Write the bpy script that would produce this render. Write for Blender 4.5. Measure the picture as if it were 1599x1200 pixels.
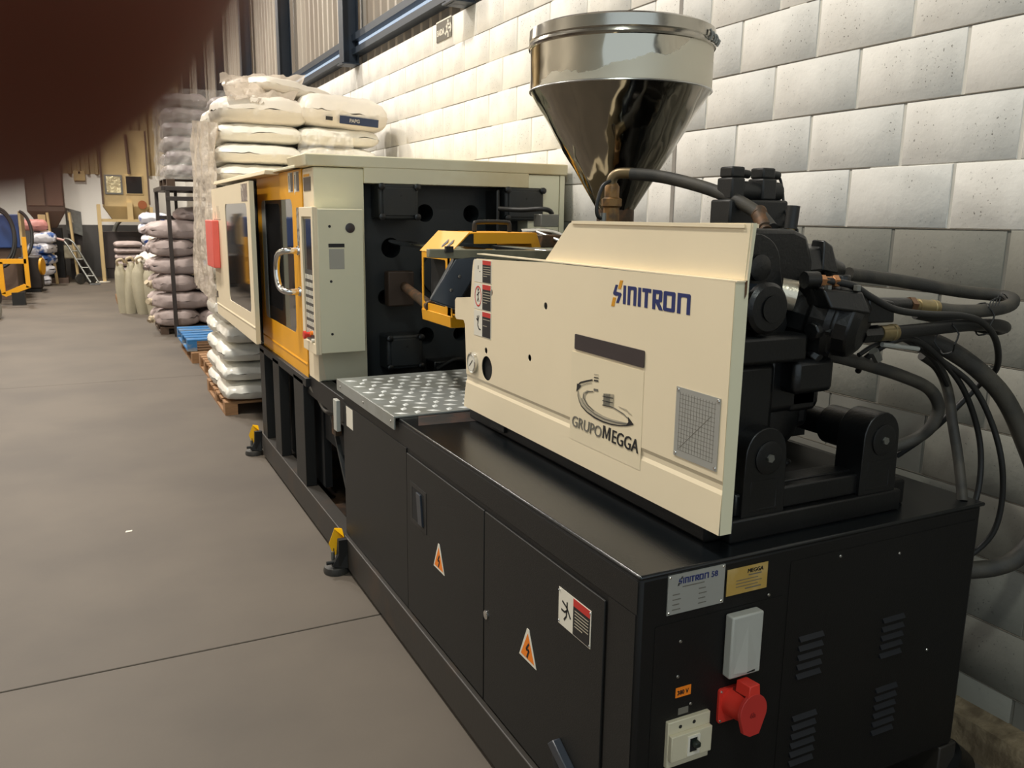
import bpy, bmesh, math, random
from mathutils import Vector, Matrix, noise
from mathutils.geometry import tessellate_polygon
random.seed(7)
R = math.radians
PI = math.pi
for o in list(bpy.data.objects):
    bpy.data.objects.remove(o)
C = bpy.context.scene.collection
SC = bpy.context.scene

# ------------------------------------------------------------------ camera
EYE = 1.62
cam_d = bpy.data.cameras.new('camera')
cam = bpy.data.objects.new('camera', cam_d)
C.objects.link(cam)
yaw, pitch, roll = 0.466488826, 0.197105414, -0.012232761
fw = Vector((math.sin(yaw)*math.cos(pitch), math.cos(yaw)*math.cos(pitch), -math.sin(pitch)))
rt = Vector((math.cos(yaw), -math.sin(yaw), 0))
dn = fw.cross(rt)
c_, s_ = math.cos(roll), math.sin(roll)
RT = c_*rt + s_*dn
DN = -s_*rt + c_*dn
mat = Matrix((RT, -DN, -fw)).transposed().to_4x4()
mat.translation = Vector((0, 0, EYE))
cam.matrix_world = mat
cam_d.sensor_fit = 'HORIZONTAL'
cam_d.sensor_width = 36.0
cam_d.lens = 1305.9/1599*36
cam_d.clip_start = 0.0015
cam_d.clip_end = 200
cam_d.dof.use_dof = True
cam_d.dof.focus_distance = 2.4
cam_d.dof.aperture_fstop = cam_d.lens/2.3
SC.camera = cam

# ------------------------------------------------------------------ world, lights, exposure
W = bpy.data.worlds.new('world')
SC.world = W
W.use_nodes = True
bg = W.node_tree.nodes['Background']
bg.inputs[0].default_value = (0.80, 0.92, 1.0, 1)
bg.inputs[1].default_value = 1.0

def area(name, loc, target, sx, sy, power, col):
    d = bpy.data.lights.new(name, 'AREA')
    d.shape = 'RECTANGLE'; d.size = sx; d.size_y = sy
    d.energy = power; d.color = col
    o = bpy.data.objects.new(name, d)
    C.objects.link(o)
    o.location = loc
    o.rotation_euler = (Vector(target)-Vector(loc)).to_track_quat('-Z', 'Y').to_euler()
    return o
WARM = (1.0, 0.935, 0.85)
for i, (x, y, p) in enumerate([(-0.9, 4.6, 350), (-1.2, 10.2, 440), (-1.4, 15.6, 420), (-1.4, 21.2, 480), (-6.0, 6.0, 230), (-6.0, 14.0, 300)]):
    area('high_bay_light', (x, y, 7.2), (x, y, 0), 0.5, 0.5, p, WARM)
area('high_bay_light', (-1.2, -1.8, 7.2), (-1.2, -1.8, 0), 0.5, 0.5, 150, (0.93, 1.0, 0.93))

SC.view_settings.view_transform = 'Standard'
SC.view_settings.look = 'None'
SC.view_settings.exposure = 0.0
SC.view_settings.gamma = 1.0
SC.view_settings.use_curve_mapping = False
SC.cycles.max_bounces = 8
SC.cycles.caustics_reflective = False
SC.cycles.caustics_refractive = False

# ------------------------------------------------------------------ materials
def s2l(c):
    return tuple(((v/255)/12.92 if v/255 <= 0.04045 else ((v/255+0.055)/1.055)**2.4) for v in c)
MATS = {}
def mat_(name, col, rough=0.5, metal=0.0, var=0.12, vscale=3.0, bump=0.0, bscale=60.0, col2=None, spec=0.5, alpha=1.0,
         emit=0.0, coat=0.0, thr=(0.45, 0.62), stretch=(1, 1, 1), trans=0.0, bdist=0.002):
    if name in MATS:
        return MATS[name]
    m = bpy.data.materials.new(name)
    m.use_nodes = True
    nt = m.node_tree; N = nt.nodes; L = nt.links
    b = N['Principled BSDF']
    rgb = s2l(col)
    b.inputs['Roughness'].default_value = rough
    b.inputs['Metallic'].default_value = metal
    b.inputs['Specular IOR Level'].default_value = spec
    b.inputs['Coat Weight'].default_value = coat
    b.inputs['Alpha'].default_value = alpha
    b.inputs['Transmission Weight'].default_value = trans
    g = N.new('ShaderNodeNewGeometry')
    mp = N.new('ShaderNodeMapping')
    mp.inputs['Scale'].default_value = stretch
    L.new(g.outputs['Position'], mp.inputs['Vector'])
    n1 = N.new('ShaderNodeTexNoise')
    n1.inputs['Scale'].default_value = vscale
    n1.inputs['Detail'].default_value = 6
    L.new(mp.outputs[0], n1.inputs['Vector'])
    mx = N.new('ShaderNodeMix'); mx.data_type = 'RGBA'
    ramp = N.new('ShaderNodeMapRange')
    if col2 is None:
        mx.inputs['A'].default_value = tuple(v*(1-var) for v in rgb)+(1,)
        mx.inputs['B'].default_value = tuple(min(1, v*(1+var)) for v in rgb)+(1,)
        ramp.inputs['From Min'].default_value = 0.3; ramp.inputs['From Max'].default_value = 0.7
    else:
        mx.inputs['A'].default_value = rgb+(1,)
        mx.inputs['B'].default_value = s2l(col2)+(1,)
        ramp.inputs['From Min'].default_value = thr[0]; ramp.inputs['From Max'].default_value = thr[1]
    L.new(n1.outputs['Fac'], ramp.inputs['Value'])
    L.new(ramp.outputs[0], mx.inputs['Factor'])
    L.new(mx.outputs['Result'], b.inputs['Base Color'])
    if bump:
        n2 = N.new('ShaderNodeTexNoise')
        n2.inputs['Scale'].default_value = bscale
        n2.inputs['Detail'].default_value = 4
        L.new(mp.outputs[0], n2.inputs['Vector'])
        bp = N.new('ShaderNodeBump')
        bp.inputs['Strength'].default_value = bump
        bp.inputs['Distance'].default_value = bdist
        L.new(n2.outputs['Fac'], bp.inputs['Height'])
        L.new(bp.outputs[0], b.inputs['Normal'])
    if emit:
        b.inputs['Emission Color'].default_value = rgb+(1,)
        b.inputs['Emission Strength'].default_value = emit
    MATS[name] = m
    return m

M_cream = mat_('cream_paint', (238, 222, 190), 0.42, var=0.03, vscale=2, bump=0.03, bscale=250)
M_cream_cool = mat_('cool_lit_cream_paint', (228, 222, 192), 0.45, var=0.04, vscale=1.5, bump=0.03, bscale=200, col2=None)  # same cream, with the cool light from behind put into its colour
M_header = mat_('stained_cream_paint', (226, 219, 190), 0.45, col2=(204, 182, 134), thr=(0.5, 0.75), vscale=1.6, bump=0.03)
M_yellow = mat_('yellow_paint', (238, 168, 24), 0.42, var=0.05, bump=0.03, bscale=200)
M_yellow2 = mat_('bright_yellow_plastic', (250, 188, 10), 0.4, var=0.05)
M_black = mat_('black_paint', (17, 16, 15), 0.5, var=0.15, vscale=4, bump=0.25, bscale=260, spec=0.35)
M_blacktop = mat_('worn_black_paint', (11, 15, 18), 0.26, col2=(18, 21, 23), vscale=2.5, bump=0.2, bscale=200, spec=0.6, thr=(0.4, 0.7))
M_side = mat_('dark_charcoal_paint', (20, 19, 16), 0.55, var=0.1, vscale=3, bump=0.3, bscale=300)
M_rail = mat_('dusty_charcoal_paint', (44, 40, 35), 0.5, col2=(64, 48, 34), vscale=5, thr=(0.55, 0.8), bump=0.2)
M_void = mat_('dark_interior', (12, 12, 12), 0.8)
M_cast = mat_('oily_black_cast_iron', (12, 13, 14), 0.36, var=0.3, vscale=8, bump=0.35, bscale=120, spec=0.55)
M_platen = mat_('dull_black_platen', (34, 38, 40), 0.5, col2=(46, 44, 38), vscale=3, bump=0.2, bscale=80, thr=(0.45, 0.75))
M_rubber = mat_('dusty_black_rubber', (52, 50, 46), 0.62, col2=(70, 66, 58), vscale=12, bump=0.3, bscale=300)
M_rubber2 = mat_('black_rubber', (28, 28, 27), 0.5, var=0.2, bump=0.2, bscale=200)
M_brass = mat_('zinc_fitting', (150, 134, 96), 0.38, metal=0.7, var=0.15, vscale=20, bump=0.2)
M_steel = mat_('brushed_steel', (190, 190, 188), 0.3, metal=1.0, var=0.1, vscale=30, bump=0.1)
M_chrome = mat_('chrome', (225, 225, 222), 0.14, metal=1.0, var=0.03)
M_dsteel = mat_('dull_steel', (130, 130, 124), 0.42, metal=0.7, var=0.15, vscale=10, bump=0.15)
M_rust = mat_('rusty_brown_metal', (70, 56, 42), 0.6, metal=0.3, col2=(104, 74, 48), vscale=25, bump=0.6, bscale=60)
M_tread = mat_('galvanised_tread_plate', (168, 172, 168), 0.36, metal=0.5, col2=(132, 132, 120), vscale=4, bump=0.15, thr=(0.5, 0.8))
M_rustfloor = mat_('rusty_base_plate', (48, 38, 30), 0.6, col2=(86, 62, 44), vscale=6, bump=0.3)
M_silver = mat_('silver_label_plate', (176, 176, 170), 0.4, metal=0.4, var=0.05)
M_gold = mat_('gold_label_plate', (214, 178, 98), 0.38, metal=0.45, col2=(232, 208, 150), vscale=18, thr=(0.5, 0.8))
M_red = mat_('red_plastic', (214, 56, 44), 0.4, var=0.05)
M_redsign = mat_('red_label', (196, 52, 44), 0.5, var=0.05)
M_orange = mat_('orange_label', (244, 132, 30), 0.5)
M_greybox = mat_('light_grey_plastic', (176, 176, 168), 0.45, var=0.03)
M_ivory = mat_('ivory_plastic', (204, 196, 170), 0.45, var=0.04)
M_white = mat_('white_label', (226, 220, 204), 0.5, var=0.03)
M_ink = mat_('black_ink', (30, 28, 28), 0.5)
M_inkgrey = mat_('grey_ink', (112, 108, 98), 0.5)
M_inkfade = mat_('faded_grey_ink', (178, 168, 146), 0.5)
M_navy = mat_('navy_ink', (30, 42, 98), 0.45)
M_sticker = mat_('clear_sticker', (235, 220, 188), 0.3, var=0.02)
M_slate = mat_('dark_slate_plastic', (62, 54, 54), 0.35, var=0.1)
M_floor = mat_('worn_concrete', (97, 88, 77), 0.66, col2=(84, 76, 67), vscale=1.1, bump=0.15, bscale=60, thr=(0.35, 0.65))
M_kerb = mat_('rough_kerb_concrete', (140, 124, 98), 0.8, col2=(96, 82, 62), vscale=9, bump=0.8, bscale=30, bdist=0.01)
M_bag = mat_('white_sack_plastic', (226, 218, 204), 0.38, var=0.05, vscale=4, bump=0.3, bscale=22, bdist=0.01)
M_bag2 = mat_('translucent_white_sack', (238, 234, 222), 0.28, var=0.04, vscale=4, bump=0.3, bscale=18, bdist=0.01)
M_mauve = mat_('mauve_grey_sack', (170, 154, 149), 0.6, var=0.08, vscale=5, bump=0.4, bscale=30, bdist=0.01)
M_sackgreen = mat_('greenish_woven_sack', (176, 168, 144), 0.65, var=0.08, vscale=5, bump=0.4, bscale=40, bdist=0.01)
M_wrapbag = mat_('greyish_wrapped_sack', (168, 158, 156), 0.4, col2=(138, 124, 128), vscale=4, bump=0.4, bscale=20, bdist=0.01)
M_kraft = mat_('beige_sack', (196, 180, 152), 0.6, var=0.06, bump=0.3, bscale=30, bdist=0.01)
M_film = mat_('stretch_film', (240, 236, 226), 0.12, alpha=0.28, spec=0.8, bump=0.9, bscale=14, bdist=0.03)
M_filmhazy = mat_('hazy_film', (214, 200, 182), 0.22, alpha=0.72, spec=0.7, bump=0.9, bscale=9, bdist=0.03)
M_blueplas = mat_('blue_pallet_paint', (44, 112, 168), 0.55, col2=(150, 150, 140), vscale=7, thr=(.56, .68), stretch=(.4, 2, 1))
M_wood = mat_('pallet_wood', (150, 112, 76), 0.75, var=0.15, vscale=8, bump=0.4, bscale=50, stretch=(1, 8, 8))
M_rack = mat_('dark_brown_steel', (52, 44, 40), 0.5, var=0.1)
M_navysteel = mat_('dark_blue_steel', (34, 44, 56), 0.5, var=0.1, bump=0.05)
M_clad = mat_('off_white_cladding', (172, 162, 148), 0.5, col2=(152, 140, 126), vscale=1.2, bump=0.05, stretch=(1, 3, 0.3))
M_glowstrip = mat_('pale_blue_glow', (196, 214, 236), 0.5, emit=0.9)  # pale bluish glow put into the strip between the girts
M_beige = mat_('beige_machine_paint', (206, 180, 130), 0.5, var=0.08)
M_brown = mat_('brown_machine_paint', (92, 74, 62), 0.55, var=0.12)
M_blue = mat_('blue_machine_paint', (44, 70, 122), 0.45, var=0.08)
M_dglass = mat_('smoked_glass', (54, 53, 53), 0.04, spec=1.0, trans=0.5, var=0.02)
M_dglass.node_tree.nodes['Principled BSDF'].inputs['IOR'].default_value = 2.0
M_panelglass = mat_('display_glass', (46, 46, 48), 0.08, spec=0.9)
M_skin = mat_('skin', (150, 84, 66), 0.5, var=0.08, vscale=200, bump=0.1, bscale=900)
M_skin.node_tree.nodes['Principled BSDF'].inputs['Subsurface Weight'].default_value = 0.3
M_skin.node_tree.nodes['Principled BSDF'].inputs['Subsurface Scale'].default_value = 0.004
M_nail = mat_('fingernail', (206, 150, 134), 0.3)
M_phone = mat_('phone_glass', (16, 16, 18), 0.2)
M_roof = mat_('roof_sheet', (150, 146, 138), 0.6)
M_darksteel = mat_('gunmetal_paint', (42, 48, 56), 0.32, var=0.15, spec=0.7)

def glass_ify():
    pass

# block paint with lighter edges and pitted middles, in block object space
def block_mat(name, light, dark, pits):
    m = bpy.data.materials.new(name); m.use_nodes = True
    nt = m.node_tree; N = nt.nodes; L = nt.links
    b = N['Principled BSDF']; b.inputs['Roughness'].default_value = 0.75
    tc = N.new('ShaderNodeTexCoord'); geo = N.new('ShaderNodeNewGeometry')
    sep = N.new('ShaderNodeSeparateXYZ'); L.new(tc.outputs['Generated'], sep.inputs[0])
    def edge(sock, w):
        a = N.new('ShaderNodeMath'); a.operation = 'SUBTRACT'; a.inputs[1].default_value = 0.5; L.new(sock, a.inputs[0])
        c = N.new('ShaderNodeMath'); c.operation = 'ABSOLUTE'; L.new(a.outputs[0], c.inputs[0])
        r = N.new('ShaderNodeMapRange'); r.inputs['From Min'].default_value = 0.5; r.inputs['From Max'].default_value = 0.5-w
        L.new(c.outputs[0], r.inputs['Value']); return r.outputs[0]
    ey = edge(sep.outputs['Y'], 0.09); ez = edge(sep.outputs['Z'], 0.17)
    # lighter stripe over the web in the middle of the block
    s1 = N.new('ShaderNodeMath'); s1.operation = 'SUBTRACT'; s1.inputs[1].default_value = 0.5; L.new(sep.outputs['Y'], s1.inputs[0])
    s2 = N.new('ShaderNodeMath'); s2.operation = 'ABSOLUTE'; L.new(s1.outputs[0], s2.inputs[0])
    s3 = N.new('ShaderNodeMapRange'); s3.inputs['From Min'].default_value = 0.0; s3.inputs['From Max'].default_value = 0.07; s3.inputs['To Min'].default_value = 0.45
    L.new(s2.outputs[0], s3.inputs['Value'])
    mu = N.new('ShaderNodeMath'); mu.operation = 'MULTIPLY'; L.new(ey, mu.inputs[0]); L.new(ez, mu.inputs[1])
    mu2 = N.new('ShaderNodeMath'); mu2.operation = 'MULTIPLY'; L.new(mu.outputs[0], mu2.inputs[0]); L.new(s3.outputs[0], mu2.inputs[1])
    n = N.new('ShaderNodeTexNoise'); n.inputs['Scale'].default_value = 5; n.inputs['Detail'].default_value = 6
    L.new(geo.outputs['Position'], n.inputs['Vector'])
    nr = N.new('ShaderNodeMapRange'); nr.inputs['From Min'].default_value = 0.38; nr.inputs['From Max'].default_value = 0.58
    L.new(n.outputs['Fac'], nr.inputs['Value'])
    mu3 = N.new('ShaderNodeMath'); mu3.operation = 'MULTIPLY'; L.new(mu2.outputs[0], mu3.inputs[0]); L.new(nr.outputs[0], mu3.inputs[1])
    mx = N.new('ShaderNodeMix'); mx.data_type = 'RGBA'
    mx.inputs['A'].default_value = s2l(light)+(1,); mx.inputs['B'].default_value = s2l(dark)+(1,)
    L.new(mu3.outputs[0], mx.inputs['Factor'])
    # pits
    v = N.new('ShaderNodeTexNoise'); v.inputs['Scale'].default_value = 110; v.inputs['Detail'].default_value = 3
    L.new(geo.outputs['Position'], v.inputs['Vector'])
    vr = N.new('ShaderNodeMapRange'); vr.inputs['From Min'].default_value = 0.645; vr.inputs['From Max'].default_value = 0.70
    L.new(v.outputs['Fac'], vr.inputs['Value'])
    mp_ = N.new('ShaderNodeMath'); mp_.operation = 'MULTIPLY'; L.new(vr.outputs[0], mp_.inputs[0]); L.new(mu3.outputs[0], mp_.inputs[1])
    mx2 = N.new('ShaderNodeMix'); mx2.data_type = 'RGBA'; mx2.inputs['B'].default_value = s2l(pits)+(1,)
    L.new(mx.outputs['Result'], mx2.inputs['A']); L.new(mp_.outputs[0], mx2.inputs['Factor'])
    L.new(mx2.outputs['Result'], b.inputs['Base Color'])
    n2 = N.new('ShaderNodeTexNoise'); n2.inputs['Scale'].default_value = 45; n2.inputs['Detail'].default_value = 6
    L.new(geo.outputs['Position'], n2.inputs['Vector'])
    bp = N.new('ShaderNodeBump'); bp.inputs['Strength'].default_value = 0.35; bp.inputs['Distance'].default_value = 0.004
    L.new(n2.outputs['Fac'], bp.inputs['Height']); L.new(bp.outputs[0], b.inputs['Normal'])
    return m
M_blockw = block_mat('white_painted_block', (232, 229, 222), (220, 217, 210), (112, 106, 98))
M_blockg = block_mat('grey_painted_block', (134, 132, 122), (128, 126, 117), (84, 82, 75))
M_mortarw = mat_('white_painted_mortar', (216, 212, 202), 0.8, var=0.06, bump=0.5, bscale=40)
M_mortarg = mat_('grey_painted_mortar', (122, 120, 112), 0.8, var=0.08, bump=0.5, bscale=40)

# mirror steel of the hopper, dented; a torn strip of protective film stays on the band
def hopper_mat(name, film):
    m = bpy.data.materials.new(name); m.use_nodes = True
    nt = m.node_tree; N = nt.nodes; L = nt.links
    b = N['Principled BSDF']
    b.inputs['Metallic'].default_value = 1; b.inputs['Roughness'].default_value = 0.09
    b.inputs['Base Color'].default_value = s2l((186, 180, 166) if film else (150, 145, 134))+(1,)
    geo = N.new('ShaderNodeNewGeometry')
    n = N.new('ShaderNodeTexNoise'); n.inputs['Scale'].default_value = 7; n.inputs['Detail'].default_value = 1.5
    L.new(geo.outputs['Position'], n.inputs['Vector'])
    bp = N.new('ShaderNodeBump'); bp.inputs['Strength'].default_value = 0.5; bp.inputs['Distance'].default_value = 0.02
    L.new(n.outputs['Fac'], bp.inputs['Height']); L.new(bp.outputs[0], b.inputs['Normal'])
    if film:
        tc = N.new('ShaderNodeSeparateXYZ'); L.new(geo.outputs['Position'], tc.inputs[0])
        n3 = N.new('ShaderNodeTexNoise'); n3.inputs['Scale'].default_value = 9; n3.inputs['Detail'].default_value = 5
        L.new(geo.outputs['Position'], n3.inputs['Vector'])
        # film where z < 2.05 + 0.35*(x-1.4) + noise
        a = N.new('ShaderNodeMath'); a.operation = 'MULTIPLY_ADD'; a.inputs[1].default_value = 0.30; a.inputs[2].default_value = 2.02-0.30*1.30-0.05
        L.new(tc.outputs['X'], a.inputs[0])
        a2 = N.new('ShaderNodeMath'); a2.operation = 'MULTIPLY_ADD'; a2.inputs[1].default_value = 0.12
        L.new(n3.outputs['Fac'], a2.inputs[0]); L.new(a.outputs[0], a2.inputs[2])
        s = N.new('ShaderNodeMath'); s.operation = 'SUBTRACT'; L.new(a2.outputs[0], s.inputs[0]); L.new(tc.outputs['Z'], s.inputs[1])
        r = N.new('ShaderNodeMapRange'); r.inputs['From Min'].default_value = 0; r.inputs['From Max'].default_value = 0.004
        L.new(s.outputs[0], r.inputs['Value'])
        mx = N.new('ShaderNodeMix'); mx.data_type = 'RGBA'
        mx.inputs['A'].default_value = s2l((186, 180, 166))+(1,); mx.inputs['B'].default_value = s2l((206, 198, 178))+(1,)
        L.new(r.outputs[0], mx.inputs['Factor']); L.new(mx.outputs['Result'], b.inputs['Base Color'])
        r2 = N.new('ShaderNodeMapRange'); r2.inputs['To Min'].default_value = 0.1; r2.inputs['To Max'].default_value = 0.42
        L.new(r.outputs[0], r2.inputs['Value']); L.new(r2.outputs[0], b.inputs['Roughness'])
        r3 = N.new('ShaderNodeMapRange'); r3.inputs['To Min'].default_value = 1.0; r3.inputs['To Max'].default_value = 0.35
        L.new(r.outputs[0], r3.inputs['Value']); L.new(r3.outputs[0], b.inputs['Metallic'])
    return m
M_hband = hopper_mat('polished_steel_with_film', True)
M_hcone = hopper_mat('dented_polished_steel', False)

# ------------------------------------------------------------------ mesh helpers
def root_loc(o):
    v = Vector((0, 0, 0))
    while o is not None:
        v += o.location; o = o.parent
    return v
class MB:
    def __init__(s): s.v = []; s.f = []
    def add(s, vs, fs):
        n = len(s.v); s.v += [tuple(v) for v in vs]; s.f += [tuple(i+n for i in f) for f in fs]; return s
    def box(s, x0, x1, y0, y1, z0, z1):
        vs = [(x, y, z) for z in (z0, z1) for y in (y0, y1) for x in (x0, x1)]
        return s.add(vs, [(0, 2, 3, 1), (4, 5, 7, 6), (0, 1, 5, 4), (2, 6, 7, 3), (0, 4, 6, 2), (1, 3, 7, 5)])
    def hexa(s, pts):   # 8 points, same order as box
        return s.add(pts, [(0, 2, 3, 1), (4, 5, 7, 6), (0, 1, 5, 4), (2, 6, 7, 3), (0, 4, 6, 2), (1, 3, 7, 5)])
    def prism(s, outer, frame, t, holes=()):
        """polygon (u,v) with holes in a frame (origin,u,v); extruded backwards by t from the face"""
        o, u, v = (Vector(a) for a in frame); n = u.cross(v).normalized()
        loops = [list(outer)]+[list(h) for h in holes]
        flat = [p for l in loops for p in l]
        tris = tessellate_polygon([[Vector((p[0], p[1], 0)) for p in l] for l in loops])
        vs = [o+u*p[0]+v*p[1] for p in flat]+[o+u*p[0]+v*p[1]-n*t for p in flat]
        k = len(flat); fs = []
        for a, b, c in tris:
            A, B, D = (flat[i] for i in (a, b, c))
            cr = (B[0]-A[0])*(D[1]-A[1])-(B[1]-A[1])*(D[0]-A[0])
            if cr < 0: a, c = c, a
            fs += [(a, b, c), (c+k, b+k, a+k)]
        i0 = 0
        for l in loops:
            m = len(l)
            for i in range(m):
                a = i0+i; b = i0+(i+1) % m
                fs.append((a, a+k, b+k, b))
            i0 += m
        return s.add(vs, fs)
    def lathe(s, prof, c, axis='Z', n=32, cap=True):
        """prof = [(r, h)], around c along the axis"""
        c = Vector(c)
        if isinstance(axis, str):
            ax = Vector({'X': (1, 0, 0), 'Y': (0, 1, 0), 'Z': (0, 0, 1)}[axis])
        else:
            ax = Vector(axis).normalized()
        a = ax.orthogonal().normalized(); b = ax.cross(a)
        vs = []; fs = []
        for r, h in prof:
            for i in range(n):
                t = 2*PI*i/n
                vs.append(c+ax*h+(a*math.cos(t)+b*math.sin(t))*r)
        for j in range(len(prof)-1):
            for i in range(n):
                k = (i+1) % n
                fs.append((j*n+i, j*n+k, (j+1)*n+k, (j+1)*n+i))
        if cap:
            fs.append(tuple(range(n))[::-1]); fs.append(tuple((len(prof)-1)*n+i for i in range(n)))
        return s.add(vs, fs)
    def cyl(s, p0, p1, r, n=20, r1=None):
        p0 = Vector(p0); d = Vector(p1)-p0
        return s.lathe([(r, 0), (r if r1 is None else r1, d.length)], p0, d, n)
    def tube(s, pts, r, n=12, smooth=4, cap=True):
        P = [Vector(p) for p in pts]
        if smooth > 1 and len(P) > 2:
            Q = []
            for i in range(len(P)-1):
                p0 = P[max(i-1, 0)]; p1 = P[i]; p2 = P[i+1]; p3 = P[min(i+2, len(P)-1)]
                for k in range(smooth):
                    t = k/smooth
                    Q.append(0.5*((2*p1)+(-p0+p2)*t+(2*p0-5*p1+4*p2-p3)*t*t+(-p0+3*p1-3*p2+p3)*t**3))
            Q.append(P[-1]); P = Q
        vs = []; fs = []; T = (P[1]-P[0]).normalized(); a = T.orthogonal().normalized()
        for i, p in enumerate(P):
            t = (P[min(i+1, len(P)-1)]-P[max(i-1, 0)]).normalized()
            a = (a-t*a.dot(t)).normalized(); b = t.cross(a)
            rr = r(i/(len(P)-1)) if callable(r) else r
            for k in range(n):
                an = 2*PI*k/n
                vs.append(p+(a*math.cos(an)+b*math.sin(an))*rr)
        for i in range(len(P)-1):
            for k in range(n):
                k2 = (k+1) % n
                fs.append((i*n+k, i*n+k2, (i+1)*n+k2, (i+1)*n+k))
        if cap:
            fs.append(tuple(range(n))[::-1]); fs.append(tuple((len(P)-1)*n+k for k in range(n)))
        return s.add(vs, fs)
    def ball(s, c, r, n=16, sc=(1, 1, 1)):
        vs = []; fs = []; m = n//2
        for j in range(1, m):
            th = PI*j/m
            for i in range(n):
                t = 2*PI*i/n
                vs.append((c[0]+r*sc[0]*math.sin(th)*math.cos(t), c[1]+r*sc[1]*math.sin(th)*math.sin(t), c[2]+r*sc[2]*math.cos(th)))
        vs.append((c[0], c[1], c[2]+r*sc[2])); vs.append((c[0], c[1], c[2]-r*sc[2]))
        a = len(vs)-2; b = a+1
        for j in range(m-2):
            for i in range(n):
                k = (i+1) % n
                fs.append((j*n+i, (j+1)*n+i, (j+1)*n+k, j*n+k))
        for i in range(n):
            k = (i+1) % n
            fs.append((a, i, k)); fs.append((b, (m-2)*n+k, (m-2)*n+i))
        return s.add(vs, fs)
    def mesh(s, name, m, off=Vector((0, 0, 0)), smooth=40):
        me = bpy.data.meshes.new(name)
        me.from_pydata([(v[0]-off[0], v[1]-off[1], v[2]-off[2]) for v in s.v], [], s.f)
        me.materials.append(m)
        if len(s.f) < 4000:
            b = bmesh.new(); b.from_mesh(me); bmesh.ops.recalc_face_normals(b, faces=b.faces); b.to_mesh(me); b.free()
        if smooth:
            me.shade_smooth()
            me.set_sharp_from_angle(angle=R(smooth))
        me.update()
        return me
    def build(s, name, m, parent=None, bevel=0.0, label=None, smooth=40, **props):
        off = root_loc(parent)
        o = bpy.data.objects.new(name, s.mesh(name, m, off, smooth))
        C.objects.link(o)
        if parent is not None: o.parent = parent
        if bevel:
            b = o.modifiers.new('bevel', 'BEVEL'); b.width = bevel; b.segments = 2; b.limit_method = 'ANGLE'; b.angle_limit = R(40)
        if label: o['label'] = label
        for k, v in props.items(): o[k] = v
        return o
def tag(o, label, cat, group=None, kind=None):
    o['label'] = label
    if cat: o['category'] = cat
    if group: o['group'] = group
    if kind: o['kind'] = kind
    return o
def root(name, loc, label, cat, group=None, kind=None):
    o = bpy.data.objects.new(name, None); C.objects.link(o)
    o.location = loc; o.empty_display_size = 0.1
    return tag(o, label, cat, group, kind)
def rect(u0, u1, v0, v1, r=0.0, n=5):
    if r <= 0: return [(u0, v0), (u1, v0), (u1, v1), (u0, v1)]
    out = []
    for cx, cy, a0 in ((u1-r, v0+r, -90), (u1-r, v1-r, 0), (u0+r, v1-r, 90), (u0+r, v0+r, 180)):
        for i in range(n+1):
            a = R(a0+90*i/n); out.append((cx+r*math.cos(a), cy+r*math.sin(a)))
    return out
def circ(u, v, r, n=20):
    return [(u+r*math.cos(2*PI*i/n), v+r*math.sin(2*PI*i/n)) for i in range(n)]
def sideframe(x): return ((x, 0, 0), (0, -1, 0), (0, 0, 1))      # faces -X; u = -Y
def frontframe(y): return ((0, y, 0), (1, 0, 0), (0, 0, 1))      # faces -Y; u = X
def S(pts): return [(-y, z) for y, z in pts]                      # (Y,Z) list -> side frame uv
def text(name, body, size, origin, u, v, m, parent, bold=0.0, shear=0.0, sx=1.0, fit=None, dup=0, depth=0.0006, align='LEFT', label=None):
    cu = bpy.data.curves.new('t', 'FONT')
    cu.body = body; cu.size = size; cu.offset = bold; cu.shear = shear; cu.extrude = depth; cu.align_x = align
    cu.resolution_u = 3
    to = bpy.data.objects.new('t', cu)
    me = bpy.data.meshes.new_from_object(to)
    bpy.data.objects.remove(to)
    u = Vector(u); v = Vector(v); n = u.cross(v); o_ = Vector(origin)-root_loc(parent)
    me.name = name
    if fit: sx = fit/max(vt.co.x for vt in me.vertices)
    for vt in me.vertices:
        c = vt.co.copy(); vt.co = o_+u*c.x*sx+v*c.y+n*c.z
    me.materials.clear(); me.materials.append(m)
    if dup:
        b = bmesh.new(); b.from_mesh(me)
        g = bmesh.ops.duplicate(b, geom=b.verts[:]+b.edges[:]+b.faces[:])
        for e in g['geom']:
            if isinstance(e, bmesh.types.BMVert): e.co += u*dup+n*.0003
        b.to_mesh(me); b.free()
    o = bpy.data.objects.new(name, me); C.objects.link(o); o.parent = parent
    if label: o['label'] = label
    return o
UX, UZ, UYN = (1, 0, 0), (0, 0, 1), (0, -1, 0)

# ================================================================== THE HALL
WX = 2.41
# floor: concrete slabs with open joints
fl = MB().box(-9, 2.9, -6, 25, -0.30, -0.012).build('floor', mat_('joint_filler', (70, 64, 58), 0.9), None, label='worn grey concrete factory floor', kind='structure')
ys = [-6, 3.105, 8.9, 14.8, 20.6, 25]
xs = [-9, -5.0, 2.9]
for a in range(len(ys)-1):
    for b in range(len(xs)-1):
        MB().box(xs[b]+.003, xs[b+1]-.003, ys[a]+.003, ys[a+1]-.003, -0.06, 0).build('concrete_slab', M_floor, fl, bevel=0.004)
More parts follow.
